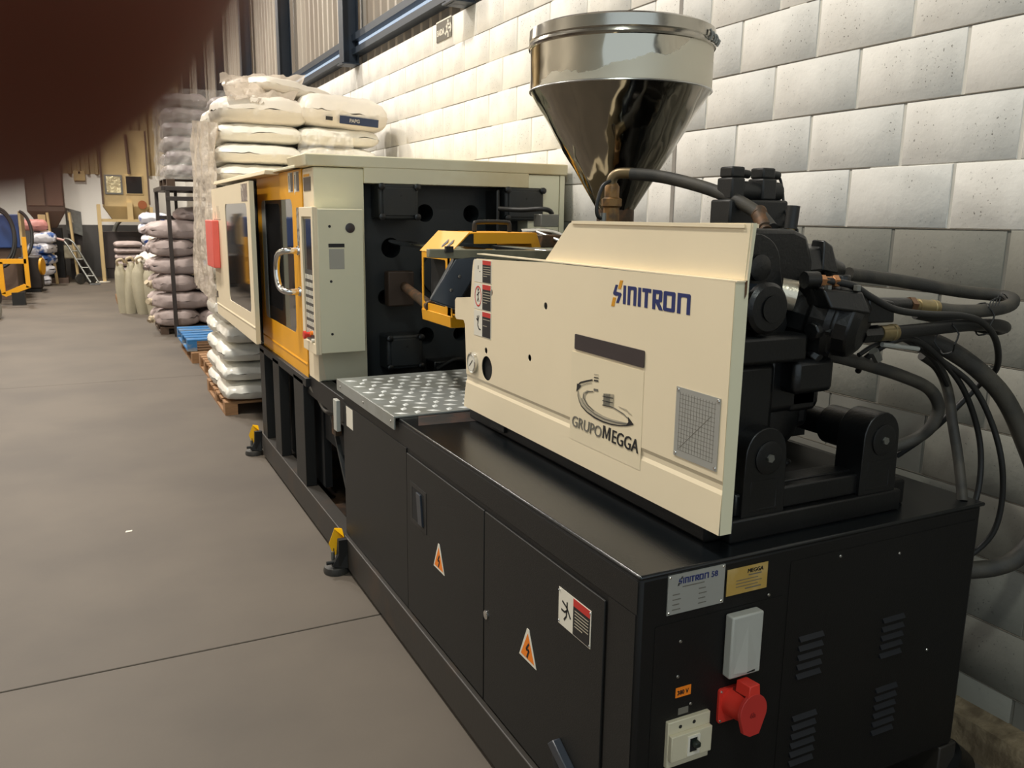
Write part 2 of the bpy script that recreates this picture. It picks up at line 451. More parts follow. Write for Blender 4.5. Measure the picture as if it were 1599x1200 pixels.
# right wall of blocks
wall = MB().box(WX+0.003, WX+0.20, -6, 24.2, 0, 1.6).build('wall_right', M_mortarg, None, label='right-hand block wall, grey dado below white paint, behind the machine', kind='structure')
MB().box(WX+0.0028, WX+0.20, -6, 24.2, 1.6, 3.0).build('upper_mortar', M_mortarw, wall, label='white painted upper part of the wall')
bm = bmesh.new()
def block_mesh(name, m):
    # front edge rounded over; 0.392 x 0.192 face, 12 mm proud of the mortar
    L_, H_ = 0.1945, 0.0985; b = 0.0022
    vs = []; fs = []
    for x, e in ((0.012, 0.0), (b, 0.0), (0.0, b)):
        vs += [(x, -L_+e, -H_+e), (x, L_-e, -H_+e), (x, L_-e, H_-e), (x, -L_+e, H_-e)]
    for j in (0, 1):
        for i in range(4):
            k = (i+1) % 4
            fs.append((j*4+i, (j+1)*4+i, (j+1)*4+k, j*4+k))
    fs.append((8, 11, 10, 9))
    me = bpy.data.meshes.new(name); me.from_pydata(vs, [], fs); me.materials.append(m)
    bmx = bmesh.new(); bmx.from_mesh(me); bmesh.ops.recalc_face_normals(bmx, faces=bmx.faces); bmx.to_mesh(me); bmx.free()
    me.shade_smooth(); me.set_sharp_from_angle(angle=R(50))
    return me
bw = block_mesh('block_white', M_blockw); bgm = block_mesh('block_grey', M_blockg)
cand = []; rest = []
for k in range(15):
    off = 1.77 if k % 2 == 0 else 1.97
    for j in range(-20, 58):
        yc = off-0.2+0.4*j; zc = 0.1+0.2*k
        if yc < -5.9 or yc > 23.9: continue
        if 2.95 < yc < 3.4 and abs(yc-3.18) < 0.02: pass
        see = (1.2 < yc < 1.95) or (yc < 2.9 and zc > 1.0 and yc > 1.2) or (zc > 1.4 and 1.2 < yc < 4.2) or (zc > 1.8 and 1.2 < yc < 10.6)
        if zc > 2.0 and yc < 1.5+(zc-2.0)*0.6: see = False
        (cand if see else rest).append((yc, zc))
cand.sort(); rest += cand[298:]; cand = cand[:298]
for yc, zc in cand:
    o = bpy.data.objects.new('concrete_block', bw if zc > 1.6 else bgm)
    C.objects.link(o); o.parent = wall
    o.location = (WX+random.uniform(-0.0012, 0.0012), yc, zc)
    o.rotation_euler = (random.uniform(-.002, .002), 0, random.uniform(-.003, .003))
for nm, cond, m in (('distant_white_blocks', lambda z: z > 1.6, M_blockw), ('distant_grey_blocks', lambda z: z < 1.6, mat_('grey_painted_block_plain', (122, 120, 112), .78, var=.05, bump=.4, bscale=45))):
    mb = MB()
    for yc, zc in rest:
        if cond(zc):
            mb.box(WX, WX+0.012, yc-0.1945, yc+0.1945, zc-0.0985, zc+0.0985)
    mb.build(nm, m, wall, kind='stuff')
ck = MB()
for k in range(1, 15):
    for i in range(300):
        y0 = -2+i*.087; w = .0009+.0016*max(0, noise.noise((y0*1.3, k*7.1, 0)))
        zj = .2*k+.0010*noise.noise((y0*4, k*3, 2))
        if noise.noise((y0*2.1, k*5.3, 9)) > -.25: ck.box(WX-.0012, WX+.004, y0, y0+.088, zj-w, zj+w)
ck.build('hairline_crack', mat_('crack_line_brown', (120, 113, 101), .9), wall, kind='stuff', label='thin dark broken cracks along the bed joints')  # grey-brown strips drawn along the cracked bed joints
# expansion joint: dark groove with raised lips
for k in range(15):
    pass
MB().box(WX-0.0025, WX+0.002, 3.165, 3.19, 1.6, 3.0).build('expansion_joint', mat_('joint_sealant', (150, 144, 136), 0.7), wall, label='grey vertical sealant strip running up the white wall')
# kerb along the wall foot
kb = MB()
n = 60
for i in range(n):
    y0 = -6+30.2*i/n; y1 = -6+30.2*(i+1)/n
    w0 = 0.085+0.012*noise.noise((y0*3, 0, 0)); w1 = 0.085+0.012*noise.noise((y1*3, 0, 0))
    h0 = 0.10+0.01*noise.noise((y0*2, 5, 0)); h1 = 0.10+0.01*noise.noise((y1*2, 5, 0))
    kb.hexa([(WX-w0-.02, y0, 0), (WX+.02, y0, 0), (WX-w1-.02, y1, 0), (WX+.02, y1, 0), (WX-w0+.01, y0, h0), (WX+.02, y0, h0+.02), (WX-w1+.01, y1, h1), (WX+.02, y1, h1+.02)])
kb.build('baseboard_right', M_kerb, None, label='rough mortar kerb along the foot of the grey block wall', kind='structure')

# cladding above the block wall
cl = MB().box(2.56, 2.58, -6, 24.2, 3.0, 8.0).build('wall_right_upper', M_clad, None, label='corrugated metal cladding above the block wall', kind='structure')
PITCH = 0.2
def ribbed(y0, y1, z0, z1, xb=2.52, depth=0.055, ax='y', flip=1):
    vs = []; prof = []
    n = int(round((y1-y0)/PITCH))
    for i in range(n):
        a = y0+i*PITCH
        prof += [(a, 0), (a+.10, 0), (a+.125, 1), (a+.175, 1)]
    prof.append((y1, 0))
    fs = []
    for p, d in prof:
        for z in (z0, z1):
            if ax == 'y': vs.append((xb-depth*d, p, z))
            else: vs.append((p, xb-depth*d, z))
    for i in range(len(prof)-1):
        fs.append((2*i, 2*i+2, 2*i+3, 2*i+1))
    if ax == 'y': 
        # close the bottom of each rib (foam closure)
        k = len(vs)
        for i in range(n):
            a = y0+i*PITCH
            vs += [(xb, a+.10, z0), (xb-depth, a+.125, z0), (xb-depth, a+.175, z0), (xb, a+.20, z0)]
            fs.append((k, k+1, k+2, k+3)); k += 4
    return MB().add(vs, fs)
y = -2.0; i = 0
while y < 24:
    y1 = min(y+1.0, 24.0)
    ribbed(y, y1, 3.0, 8.0).build('cladding_sheet', M_clad, cl, smooth=20)
    y = y1; i += 1
# girts and columns
def channel(name, x0, x1, z0, z1, y0, y1, label):
    mb = MB()
    mb.box(x0, x1, y0, y1, z0, z0+.006).box(x0, x1, y0, y1, z1-.006, z1).box(x0, x0+.006, y0, y1, z0+.006, z1-.006)
    return mb.build(name, M_navysteel, None, label=label, kind='structure')
channel('trim_1', 2.36, 2.455, 3.095, 3.15, -6, 24, 'lower dark blue steel girt running along the cladding')
channel('trim_2', 2.36, 2.455, 3.215, 3.275, -6, 24, 'upper dark blue steel girt running along the cladding')
glow = MB().box(2.425, 2.44, -2, 24, 3.150, 3.215).build('glow_strip_1', M_glowstrip, None, label='narrow glowing bluish strip between the two girts', kind='structure')
channel('trim_3', 2.36, 2.455, 5.2, 5.32, -6, 24, 'high dark blue steel girt far up the cladding')
cols = [2.75, 5.47, 8.12, 10.95, 13.65, 16.35, 19.0, 21.7]
for i, yc in enumerate(cols):
    c = MB().box(2.26, 2.41, yc-.004, yc+.004, 3.0, 8.0).box(2.26, 2.268, yc-.075, yc+.075, 3.0, 8.0).box(2.40, 2.408, yc-.075, yc+.075, 3.0, 8.0).box(2.24, 2.41, yc-.09, yc+.09, 3.0, 3.012)
    c.build('trim_%d' % (4+i), M_navysteel, None, kind='structure', label='dark blue steel column number %d along the cladding, counted from the near end' % (i+1))
# far wall
fw_ = MB().box(-9, 2.6, 24.0, 24.2, 0, 1.30).build('wall_far', mat_('dark_grey_dado', (78, 76, 74), .75, var=.08), None, label='far end wall with dark grey dado', kind='structure')
MB().box(-9, 2.6, 24.0, 24.2, 1.30, 2.55).build('white_band', M_blockw, fw_, label='white painted band of the far wall')
xx = -9.0
while xx < 2.4:
    x1 = min(xx+1.0, 2.4)
    vs = []; fs = []; prof = []
    for i in range(int(round((x1-xx)/.2))):
        a = xx+i*.2; prof += [(a, 0), (a+.10, 0), (a+.125, 1), (a+.175, 1)]
    prof.append((x1, 0))
    for p, d in prof:
        for z in (2.55, 8.0): vs.append((p, 24.0-.05*d, z))
    for i in range(len(prof)-1): fs.append((2*i, 2*i+2, 2*i+3, 2*i+1))
    MB().add(vs, fs).build('cladding_sheet', mat_('yellowish_cladding', (168, 148, 110), .6), fw_, smooth=20)
    xx = x1
MB().box(-9, 2.6, 24.03, 24.2, 2.55, 8.0).build('backing', M_clad, fw_)
# near parts of the hall behind and left of the camera
MB().box(-9.2, -9.0, -6, 25, 0, 8).build('wall_left', M_mortarw, None, label='left side wall of the hall', kind='structure')
MB().box(-9.2, 2.8, -6, 25, 8.0, 8.1).build('ceiling', M_roof, None, label='sheet roof of the hall', kind='structure')

# running-man exit sign
sg = root('exit_sign', (WX-0.004, 5.93, 2.945), 'small dark sign reading SAIDA with running man and arrow, atop the white wall', 'sign')
MB().box(WX-.006, WX-.0015, 5.79, 6.075, 2.865, 3.015-.02).build('sign_board', mat_('olive_sign', (88, 82, 68), .5), sg)
MB().box(WX-.0075, WX-.006, 5.79, 6.075, 2.995, 3.004).build('sign_edge', M_white, sg)
text('lettering', 'SAIDA', 0.058, (WX-.0062, 6.062, 2.905), UYN, UZ, M_white, sg, bold=0.0015, sx=.85)
def fig(parent, m, x, y, z, s, segs, w=0.12, name='pictogram', head=None, side=True):
    mb = MB()
    fr = ((x, 0, 0), (0, -1, 0), (0, 0, 1)) if side else ((0, x, 0), (1, 0, 0), (0, 0, 1))
    u0 = -y if side else y
    for (a, b, c, d) in segs:
        du, dv = c-a, d-b; l = math.hypot(du, dv) or 1; nx, ny = -dv/l*w/2, du/l*w/2
        pl = [(a+nx, b+ny), (a-nx, b-ny), (c-nx, d-ny), (c+nx, d+ny)]
        mb.prism([(u0+p*s, z+q*s) for p, q in pl][::-1], fr, 0.0005)
    if head: mb.prism([(u0+p*s, z+q*s) for p, q in circ(head[0], head[1], head[2], 12)], fr, 0.0005)
    return mb.build(name, m, parent)
fig(sg, M_white, WX-.0066, 5.875, 2.93, .12, [(-.25, -.3, .0, -.1), (0, -.1, .1, .25), (.1, .25, -.1, .1), (.1, .25, .35, .2), (0, -.1, .2, -.25), (.2, -.25, .2, -.5)], head=(.2, .4, .09))
fig(sg, M_white, WX-.0066, 5.815, 2.93, .1, [(-.3, 0, .15, 0), (0, .3, .22, 0), (.22, 0, 0, -.3)], w=.14, name='arrow')

# ================================================================== INJECTION MOULDING MACHINE
MC = root('injection_moulding_machine', (1.53, 3.5, 0), 'long black and cream injection moulding machine with steel hopper and yellow door by the wall', 'machine')
XL, XR, YF = 0.975, 2.08, 1.333
# --- base
rail = MB()
rail.box(.955, 1.03, YF-.002, 5.63, .025, .172).box(2.03, 2.10, YF, 5.63, .025, .172).box(1.03, 2.03, YF+.01, 5.6, .025, .06)
rail.build('base_rail', M_rail, MC, bevel=.004, label='dusty charcoal base rail with rust streaks')
MB().box(.99, 2.07, 3.62, 5.55, .06, .075).build('drip_tray', M_rustfloor, MC, label='rusty brown floor of the open bay')
cab = MB().box(XL, XR, YF, 3.615, .172, .885).build('cabinet', M_black, MC, bevel=.012)
MB().box(XL-.001, XR+.01, YF-.003, 2.86, .878, .889).build('cabinet_top', M_blacktop, MC, bevel=.005, label='worn glossy black sheet top')
def panel(y0, y1, z0, z1, nm='access_panel', lab=None):
    return MB().prism(S([(y1, z0), (y0, z0), (y0, z1), (y1, z1)]), sideframe(XL-.006), .006).build(nm, M_side, MC, bevel=.0015, label=lab)
MB().prism(S([(3.612, .80), (YF+.004, .80), (YF+.004, .874), (3.612, .874)]), sideframe(XL-.0015), .0015).build('fascia', M_side, MC)
MB().prism(S([(1.444, .178), (YF+.008, .178), (YF+.008, .797), (1.444, .797)]), sideframe(XL-.0015), .0015).build('fascia', M_side, MC)
MB().prism(S([(3.612, .178), (2.772, .178), (2.772, .797), (3.612, .797)]), sideframe(XL-.004), .004).build('fascia', M_side, MC)
d1 = panel(2.096, 2.764, .182, .783, 'cabinet_door', 'far charcoal cabinet door')
d2 = panel(1.452, 2.090, .182, .783, 'cabinet_door', 'near charcoal cabinet door')
# recessed latch on the far door
MB().prism(S([(2.725, .54), (2.565, .54), (2.565, .69), (2.725, .69)]), sideframe(XL-.0075), .0015, [S(rect(2.585, 2.705, .555, .675))]).build('latch_frame', M_rubber2, d1)
MB().box(XL-.0068, XL-.0062, 2.585, 2.705, .555, .675).build('latch_recess', M_void, d1)
MB().hexa([(XL-.014, 2.59, .56), (XL-.006, 2.59, .56), (XL-.014, 2.63, .56), (XL-.006, 2.63, .56), (XL-.014, 2.61, .67), (XL-.006, 2.61, .67), (XL-.014, 2.65, .67), (XL-.006, 2.65, .67)]).build('latch_lever', M_darksteel, d1, bevel=.001)
MB().lathe([(.0135, 0), (.0135, .003), (.010, .005)], (XL-.006, 2.075, .466), (-1, 0, 0), 20).build('lock', M_chrome, d2, label='small chrome cam lock')
# carrying handle low on the near door
hm = MB().hexa([(XL-.03, 1.50, .27), (XL-.006, 1.50, .27), (XL-.03, 1.53, .25), (XL-.006, 1.53, .25), (XL-.03, 1.63, .335), (XL-.006, 1.63, .335), (XL-.03, 1.655, .31), (XL-.006, 1.655, .31)])
hm.build('hasp', M_darksteel, d2, bevel=.003, label='gunmetal hasp bar')
MB().lathe([(.04, 0), (.04, .006), (.03, .009)], (XL-.006, 1.62, .27), (-1, 0, 0), 24).build('hasp_boss', M_void, d2)
MB().lathe([(.016, 0), (.016, .004)], (XL-.006, 1.515, .30), (-1, 0, 0), 16).build('rust_spot', M_rust, d2)
def triangle(yc, zc, par, x):
    MB().prism([(-yc+p, zc+q) for p, q in ((-.049, -.042), (.049, -.042), (.006, .052), (-.006, .052))], sideframe(x-.001), .001).build('warning_triangle', M_white, par)
    o = MB().prism([(-yc+p, zc+q) for p, q in ((-.038, -.034), (.038, -.034), (.0, .040))], sideframe(x-.0016), .0006).build('warning_field', M_orange, par, label='orange triangle with lightning bolt')
    fig(par, M_ink, x-.0022, yc, zc-.010, .05, [(.15, .45, -.15, .02), (-.15, .02, .18, .08), (.18, .08, -.05, -.42)], w=.13, name='lightning_bolt')
triangle(2.45, .498, d1, XL-.006)
triangle(1.81, .494, d2, XL-.006)
def safety_label(y0, y1, z0, z1, x, par, segs, head, split=.5, ring=False, rows=5, red=.22):
    ym = y1-(y1-y0)*split
    MB().prism(S(rect(y0, y1, z0, z1)), sideframe(x-.0012), .0012).build('safety_plate', M_white, par)
    h = z1-z0
    MB().prism(S([(ym, z0+.02*h), (y0+.004, z0+.02*h), (y0+.004, z1-red*h), (ym, z1-red*h)]), sideframe(x-.0017), .0005).build('label_field', M_ink, par)
    MB().prism(S([(ym, z1-red*h), (y0+.004, z1-red*h), (y0+.004, z1-.02*h), (ym, z1-.02*h)]), sideframe(x-.0017), .0005).build('label_header', M_redsign, par, label='red header band')
    mb = MB(); w = ym-y0
    for r in range(rows):
        zz = z1-red*h-(.1+.5*r/rows)*h; l = w*(.78 if r < rows-1 else .45)
        mb.prism([(-ym+.1*w, zz-.012*h), (-ym+.1*w+l, zz-.012*h), (-ym+.1*w+l, zz+.012*h), (-ym+.1*w, zz+.012*h)], sideframe(x-.0021), .0004)
    mb.build('text_rows', M_inkfade, par, label='rows of tiny pale text')
    fig(par, M_ink, x-.0017, (ym+y1)/2, (z0+z1)/2, h*.8 if not ring else h*.6, segs, w=.07, head=head)
    if ring:
        c = ((ym+y1)/2, (z0+z1)/2); r = h*.4
        MB().prism([(-c[0]+p*.78, c[1]+q) for p, q in circ(0, 0, r, 28)], sideframe(x-.0019), .0006, [[(-c[0]+p*.78, c[1]+q) for p, q in circ(0, 0, r*.86, 28)]]).build('ring', M_redsign, par)
fall = [(-.22, .22, .08, .1), (.08, .3, .08, .0), (.08, .0, -.08, -.1), (-.08, -.1, -.28, -.08), (.05, -.02, .05, -.2), (.05, -.2, -.1, -.38), (.08, .1, .3, -.18)]
safety_label(1.504, 1.652, .640, .735, XL-.006, d2, fall, None, .47, rows=6)
for yy, zz in ((1.508, .728), (1.508, .647), (1.648, .647), (1.648, .728)):
    MB().lathe([(.003, 0), (.002, .0015)], (XL-.0075, yy, zz), (-1, 0, 0), 8).build('rivet', M_chrome, d2)

# --- open bay posts and beams
for y0, y1 in ((5.47, 5.62), (5.01, 5.19), (4.37, 4.60)):
    MB().box(.962, 1.02, y0, y1, .172, .76).build('frame_post', M_side, MC, bevel=.003)
MB().box(.962, 1.02, 4.30, 5.62, .735, .782).build('frame_beam', M_side, MC, bevel=.003)
MB().box(.985, 1.05, 3.62, 4.37, .69, .80).build('frame_beam', M_black, MC, bevel=.003)
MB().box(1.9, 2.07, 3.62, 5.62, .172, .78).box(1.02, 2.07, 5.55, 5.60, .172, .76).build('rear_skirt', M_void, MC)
MB().hexa([(1.04, 3.66, .10), (1.85, 3.66, .10), (1.04, 3.70, .10), (1.85, 3.70, .10), (1.04, 4.15, .66), (1.85, 4.15, .66), (1.04, 4.17, .66), (1.85, 4.17, .66)]).build('chute_plate', M_platen, MC)
MB().box(1.05, 1.09, 4.31, 5.6, .172, .76).box(1.06, 1.09, 3.62, 4.31, .45, .76).build('bay_shade_sheet', M_void, MC)  # near-black sheet added as the shade in the gaps between posts
MB().box(1.02, 1.05, 3.95, 4.02, .55, .70).build('cable_bracket', M_rust, MC)
MB().tube([(.99, 4.30, .73), (1.0, 4.2, .70), (1.0, 4.05, .66), (1.0, 3.9, .69), (1.0, 3.75, .68), (1.0, 3.66, .70)], .012).build('cable_loop', M_rubber, MC)
MB().tube([(1.02, 4.28, .70), (1.02, 4.1, .64), (1.02, 3.95, .665), (1.02, 3.8, .65), (1.02, 3.66, .66)], .009).build('cable_loop', M_rubber2, MC)
MB().box(.945, .965, 3.635, 3.69, .655, .80).build('limit_switch', M_greybox, MC, bevel=.003, label='white box on the far edge of the cabinet')
MB().prism(S([(3.56, .70), (3.46, .70), (3.46, .79), (3.56, .79)]), sideframe(XL-.002-.003), .002).build('paper_label', M_white, MC)

# --- levelling feet with yellow wrapped brackets
for yc in (3.60, 5.74):
    ft = MB().lathe([(.058, 0), (.06, .012), (.055, .03), (.03, .042)], (.915, yc, 0), 'Z', 28).build('levelling_foot', M_rubber, MC)
    MB().cyl((.90, yc, .03), (.90, yc, .10), .009, 12).build('levelling_bolt', M_dsteel, ft)
    MB().cyl((.862, yc-.03, .060), (.90, yc-.03, .060), .009, 10).build('foot_screw', M_rubber2, ft)
    br = MB().prism([(-yc-.004+.0, .045), (-yc+.05, .045), (-yc+.055, .17), (-yc+.03, .172)], sideframe(.915), .05)
    br.add([(.955, yc-.055, .03), (.955, yc-.05, .17), (.885, yc-.045, .045), (.955, yc-.035, .03), (.955, yc-.03, .17), (.885, yc-.025, .045)], [(0, 1, 2), (5, 4, 3), (0, 3, 4, 1), (1, 4, 5, 2), (2, 5, 3, 0)])
    br.build('foot_bracket', M_rubber2, ft)
    yw = MB().add([(.955, yc+.03, .19), (.915, yc+.02, .20), (.885, yc+.01, .135), (.905, yc, .075), (.955, yc+.0, .12), (.95, yc-.02, .17),
                   (.955, yc+.045, .19), (.92, yc+.035, .20), (.89, yc+.025, .135), (.908, yc+.015, .075), (.955, yc+.02, .12)],
                  [(0, 1, 2, 3, 4), (10, 9, 8, 7, 6), (0, 6, 7, 1), (1, 7, 8, 2), (2, 8, 9, 3), (3, 9, 10, 4), (0, 4, 5), (0, 5, 1)])
    yw.build('yellow_tape_wrap', M_yellow2, ft, label='bright yellow tape wrapped round the bracket')
    MB().box(.903, .906, yc-.003, yc+.002, .10, .115).build('tape_mark', M_ink, ft)

# --- tread plate
tp = MB().box(.962, 2.06, 2.862, 3.66, .889, .896).box(.957, .963, 2.862, 3.66, .845, .896).build('tread_plate', M_tread, MC, bevel=.001, label='galvanised tread plate with raised lozenges')
tb = MB()
for i in range(17):
    for j in range(11):
        cx = 1.0+i*.064+(.032 if j % 2 else 0); cy = 2.90+j*.068
        if cx > 2.03: continue
        a = R(62 if (i+j) % 2 else -28)
        l, w = .029, .013
        ca, sa = math.cos(a), math.sin(a)
        pts = [(cx+ca*p-sa*q, cy+sa*p+ca*q) for p, q in ((-l, 0), (0, -w), (l, 0), (0, w))]
        tb.add([(p[0], p[1], .896) for p in pts]+[(cx, cy, .8995)], [(0, 1, 4), (1, 2, 4), (2, 3, 4), (3, 0, 4)])
tb.build('lozenge_pattern', mat_('sheen_zinc', (226, 230, 228), .42, metal=.25), tp, smooth=0, kind='stuff')  # zinc lightened so the colour carries the lozenges' bright reflections
for yy in (2.9, 3.25, 3.6):
    MB().lathe([(.006, 0), (.004, .002)], (.957, yy, .87), (-1, 0, 0), 10).build('screw', M_steel, tp)
MB().prism([(1.0, 2.72), (1.30, 2.70), (1.30, 2.85), (1.05, 2.855)], ((0, 0, .8898), (1, 0, 0), (0, 1, 0)), .0006).build('rust_patch', mat_('bare_rusty_patch', (60, 44, 38), .5, col2=(34, 34, 34), vscale=14, thr=(.45, .6)), MC)

# --- carriage bed
MB().box(1.215, 1.88, 1.42, 2.76, .889, .955).box(1.26, 1.8, 1.5, 2.78, .955, .985).build('carriage_bed', M_black, MC, bevel=.006)
MB().box(1.205, 1.216, 2.45, 2.56, .905, .935).build('bed_bracket', M_side, MC, bevel=.002)
# --- side cover
cov = root('side_cover', (1.18, 2, 1.2), 'cream sheet-metal side cover with lettering', None)
del cov['label']; cov.parent = MC; cov.location = Vector((1.18, 2, 1.2))-MC.location
main = [(1.333, 1.068), (1.333, 1.495), (2.145, 1.492), (2.20, 1.490), (2.62, 1.480), (2.648, 1.474), (2.656, 1.455), (2.672, 1.345), (2.80, 1.332), (2.812, 1.322), (2.812, 1.262), (2.80, 1.254), (2.735, 1.258), (2.722, 1.245), (2.708, 1.068)]
holes = [circ(-2.535, 1.115, .042, 24)]
for yy, zz in ((2.504, 1.375), (2.132, 1.367), (2.542, 1.175), (2.226, 1.199)): holes.append(circ(-yy, zz, .011, 12))
MB().prism(S(main)[::-1] if False else S(main), sideframe(1.18), .002, holes).build('cover_panel', M_cream, cov, smooth=0, label='cream panel with round openings')
prof = [(1.18, 1.068), (1.1835, 1.058), (1.184, 1.046), (1.1805, 1.036), (1.178, .945)]
vs = []; fs = []
for i, (x, z) in enumerate(prof):
    ye = 2.708+(1.068-z)*.16
    vs += [(x, 1.333, z), (x, ye, z), (x+.002, 1.333, z), (x+.002, ye, z)]
for i in range(len(prof)-1):
    a, b = 4*i, 4*i+4
    fs += [(a, a+1, b+1, b), (b+2, b+3, a+3, a+2), (a+1, a+3, b+3, b+1), (a, b, b+2, a+2)]
fs.append((16, 17, 19, 18))
MB().add(vs, fs).build('cover_lower_lip', M_cream, cov, smooth=0, label='folded lower strip of the cover')
MB().prism(S([(1.325, 1.498), (1.318, 1.614), (2.035, 1.608), (2.05, 1.604), (2.182, 1.497)]), sideframe(1.204), .002).build('cover_upper_panel', M_cream, cov, smooth=0)
MB().box(1.18, 1.208, 1.328, 2.62, 1.4945, 1.4975).build('cover_ledge', M_cream, cov)
MB().add([(1.18, 1.331, .945), (1.212, 1.331, .945), (1.216, 1.331, 1.497), (1.18, 1.331, 1.497), (1.2185, 1.322, 1.614), (1.202, 1.322, 1.614), (1.203, 1.331, 1.497)],
         [(0, 1, 2, 6, 3), (6, 2, 4, 5)]).build('cover_flange', M_cream_cool, cov, smooth=0, label='cool-lit cream flange on the near end')
MB().prism([(1.2035, 1.46), (1.2085, 1.47), (1.2085, 1.50), (1.2035, 1.495)], frontframe(1.328), .001).build('flange_slot', M_rust, cov)
MB().box(1.20, 1.24, 1.34, 2.03, 1.604, 1.612).build('cover_top_fold', M_cream, cov)
# things on the cover
XC = 1.18
MB().prism(S(rect(1.633, 1.958, 1.266, 1.308, .004, 3)), sideframe(XC-.003), .003).build('plastic_slot', M_slate, cov, label='dark slate plastic strip')
MB().prism(S(rect(1.633, 1.975, 1.008, 1.258)), sideframe(XC-.0009), .0009).build('clear_sticker', M_sticker, cov, label='square clear sticker')
# swoosh
def inkpoly(nm, pts, m, dx=XC-.0016):
    MB().prism(pts, sideframe(dx), .0004).build(nm, m, cov, smooth=0)
outer = [(-1.933, 1.152), (-1.935, 1.140), (-1.928, 1.127), (-1.915, 1.114), (-1.885, 1.103), (-1.844, 1.096), (-1.804, 1.094), (-1.766, 1.096), (-1.729, 1.101), (-1.694, 1.109), (-1.667, 1.118)]
inner = [(-1.672, 1.122), (-1.694, 1.116), (-1.73, 1.113), (-1.767, 1.110), (-1.805, 1.110), (-1.845, 1.115), (-1.878, 1.124), (-1.895, 1.136), (-1.896, 1.147), (-1.882, 1.158), (-1.855, 1.165), (-1.888, 1.163), (-1.908, 1.152), (-1.912, 1.138), (-1.918, 1.130), (-1.925, 1.142)]
inkpoly('swoosh', outer+inner, M_inkfade)
def arc(nm, pts, w0, w1, w2, m, dx):
    n = len(pts); up = []; lo = []
    for i, (p, q) in enumerate(pts):
        t = i/(n-1); w = (w0*(1-2*t)+w1*2*t if t < .5 else w1*(2-2*t)+w2*(2*t-1))/2
        a = pts[min(i+1, n-1)]; b = pts[max(i-1, 0)]; d = math.hypot(a[0]-b[0], a[1]-b[1]); nx, ny = -(a[1]-b[1])/d*w, (a[0]-b[0])/d*w
        up.append((p+nx, q+ny)); lo.append((p-nx, q-ny))
    inkpoly(nm, lo+up[::-1], m, dx)
arc('swoosh', outer, .001, .0045, .002, M_ink, XC-.0021)
arc('swoosh', [(-1.917, 1.136), (-1.905, 1.124), (-1.885, 1.115), (-1.844, 1.106), (-1.797, 1.103), (-1.744, 1.106), (-1.694, 1.113), (-1.672, 1.119)], .001, .0035, .004, M_inkgrey, XC-.0022)
arc('swoosh', [(-1.905, 1.150), (-1.903, 1.138), (-1.885, 1.124), (-1.85, 1.113)], .001, .003, .001, M_ink, XC-.0023)
arc('swoosh', [(-1.942, 1.152), (-1.937, 1.168), (-1.922, 1.178), (-1.89, 1.188), (-1.862, 1.196)], .003, .0045, .004, M_ink, XC-.0021)
arc('swoosh', [(-1.928, 1.160), (-1.918, 1.170), (-1.89, 1.181), (-1.865, 1.187)], .001, .0015, .001, M_inkgrey, XC-.0021)
arc('swoosh', [(-1.90, 1.152), (-1.884, 1.160), (-1.857, 1.166)], .001, .003, .002, M_inkgrey, XC-.0024)
inkpoly('arrow_tip', [(-1.943, 1.148), (-1.918, 1.170), (-1.940, 1.172)], M_ink, XC-.0023)
inkpoly('arrow_tip', [(-1.70, 1.106), (-1.666, 1.119), (-1.692, 1.133), (-1.688, 1.120)], M_ink, XC-.0023)
arc('swoosh', [(-1.79, 1.144), (-1.75, 1.141), (-1.71, 1.135), (-1.692, 1.128)], .001, .004, .002, M_inkgrey, XC-.0022)
arc('swoosh', [(-1.735, 1.150), (-1.70, 1.148), (-1.676, 1.140)], .001, .004, .002, M_inkfade, XC-.0022)
for q in range(9):
    u = -1.806+q*.0055; inkpoly('ink_stripe', [(u, 1.139+q*.0004), (u+.0035, 1.139+q*.0004), (u+.0035, 1.170+q*.0009), (u, 1.170+q*.0009)], M_inkfade if q > 5 else M_inkgrey, XC-.0021)
for q in range(3):
    inkpoly('ink_stripe', [(-1.81, 1.137+q*.012), (-1.76, 1.141+q*.012), (-1.76, 1.143+q*.012), (-1.81, 1.139+q*.012)], M_ink, XC-.0024)
for zz, h, m in ((1.212, .001, M_inkgrey), (1.203, .0025, M_ink), (1.194, .004, M_ink), (1.168, .006, M_inkgrey)):
    inkpoly('ink_stripe', [(-1.855, zz), (-1.833, zz+.002), (-1.833, zz+.002+h), (-1.855, zz+h)], m, XC-.0021)
text('lettering', 'GRUPO', .044, (XC-.0016, 1.966, 1.048), UYN, UZ, M_inkgrey, cov, dup=.0012, shear=.12, fit=.155, label='faded grey lettering GRUPO')
inkpoly('letter_m', [(-1.806, 1.050), (-1.798, 1.050), (-1.796, 1.074), (-1.789, 1.052), (-1.784, 1.052), (-1.776, 1.074), (-1.777, 1.050), (-1.769, 1.050), (-1.766, 1.085), (-1.776, 1.085), (-1.786, 1.061), (-1.793, 1.085), (-1.803, 1.085)], M_ink)
text('lettering', 'EGGA', .050, (XC-.0016, 1.764, 1.049), UYN, UZ, M_ink, cov, bold=.0, dup=.0016, shear=.10, fit=.120, label='bold black lettering')
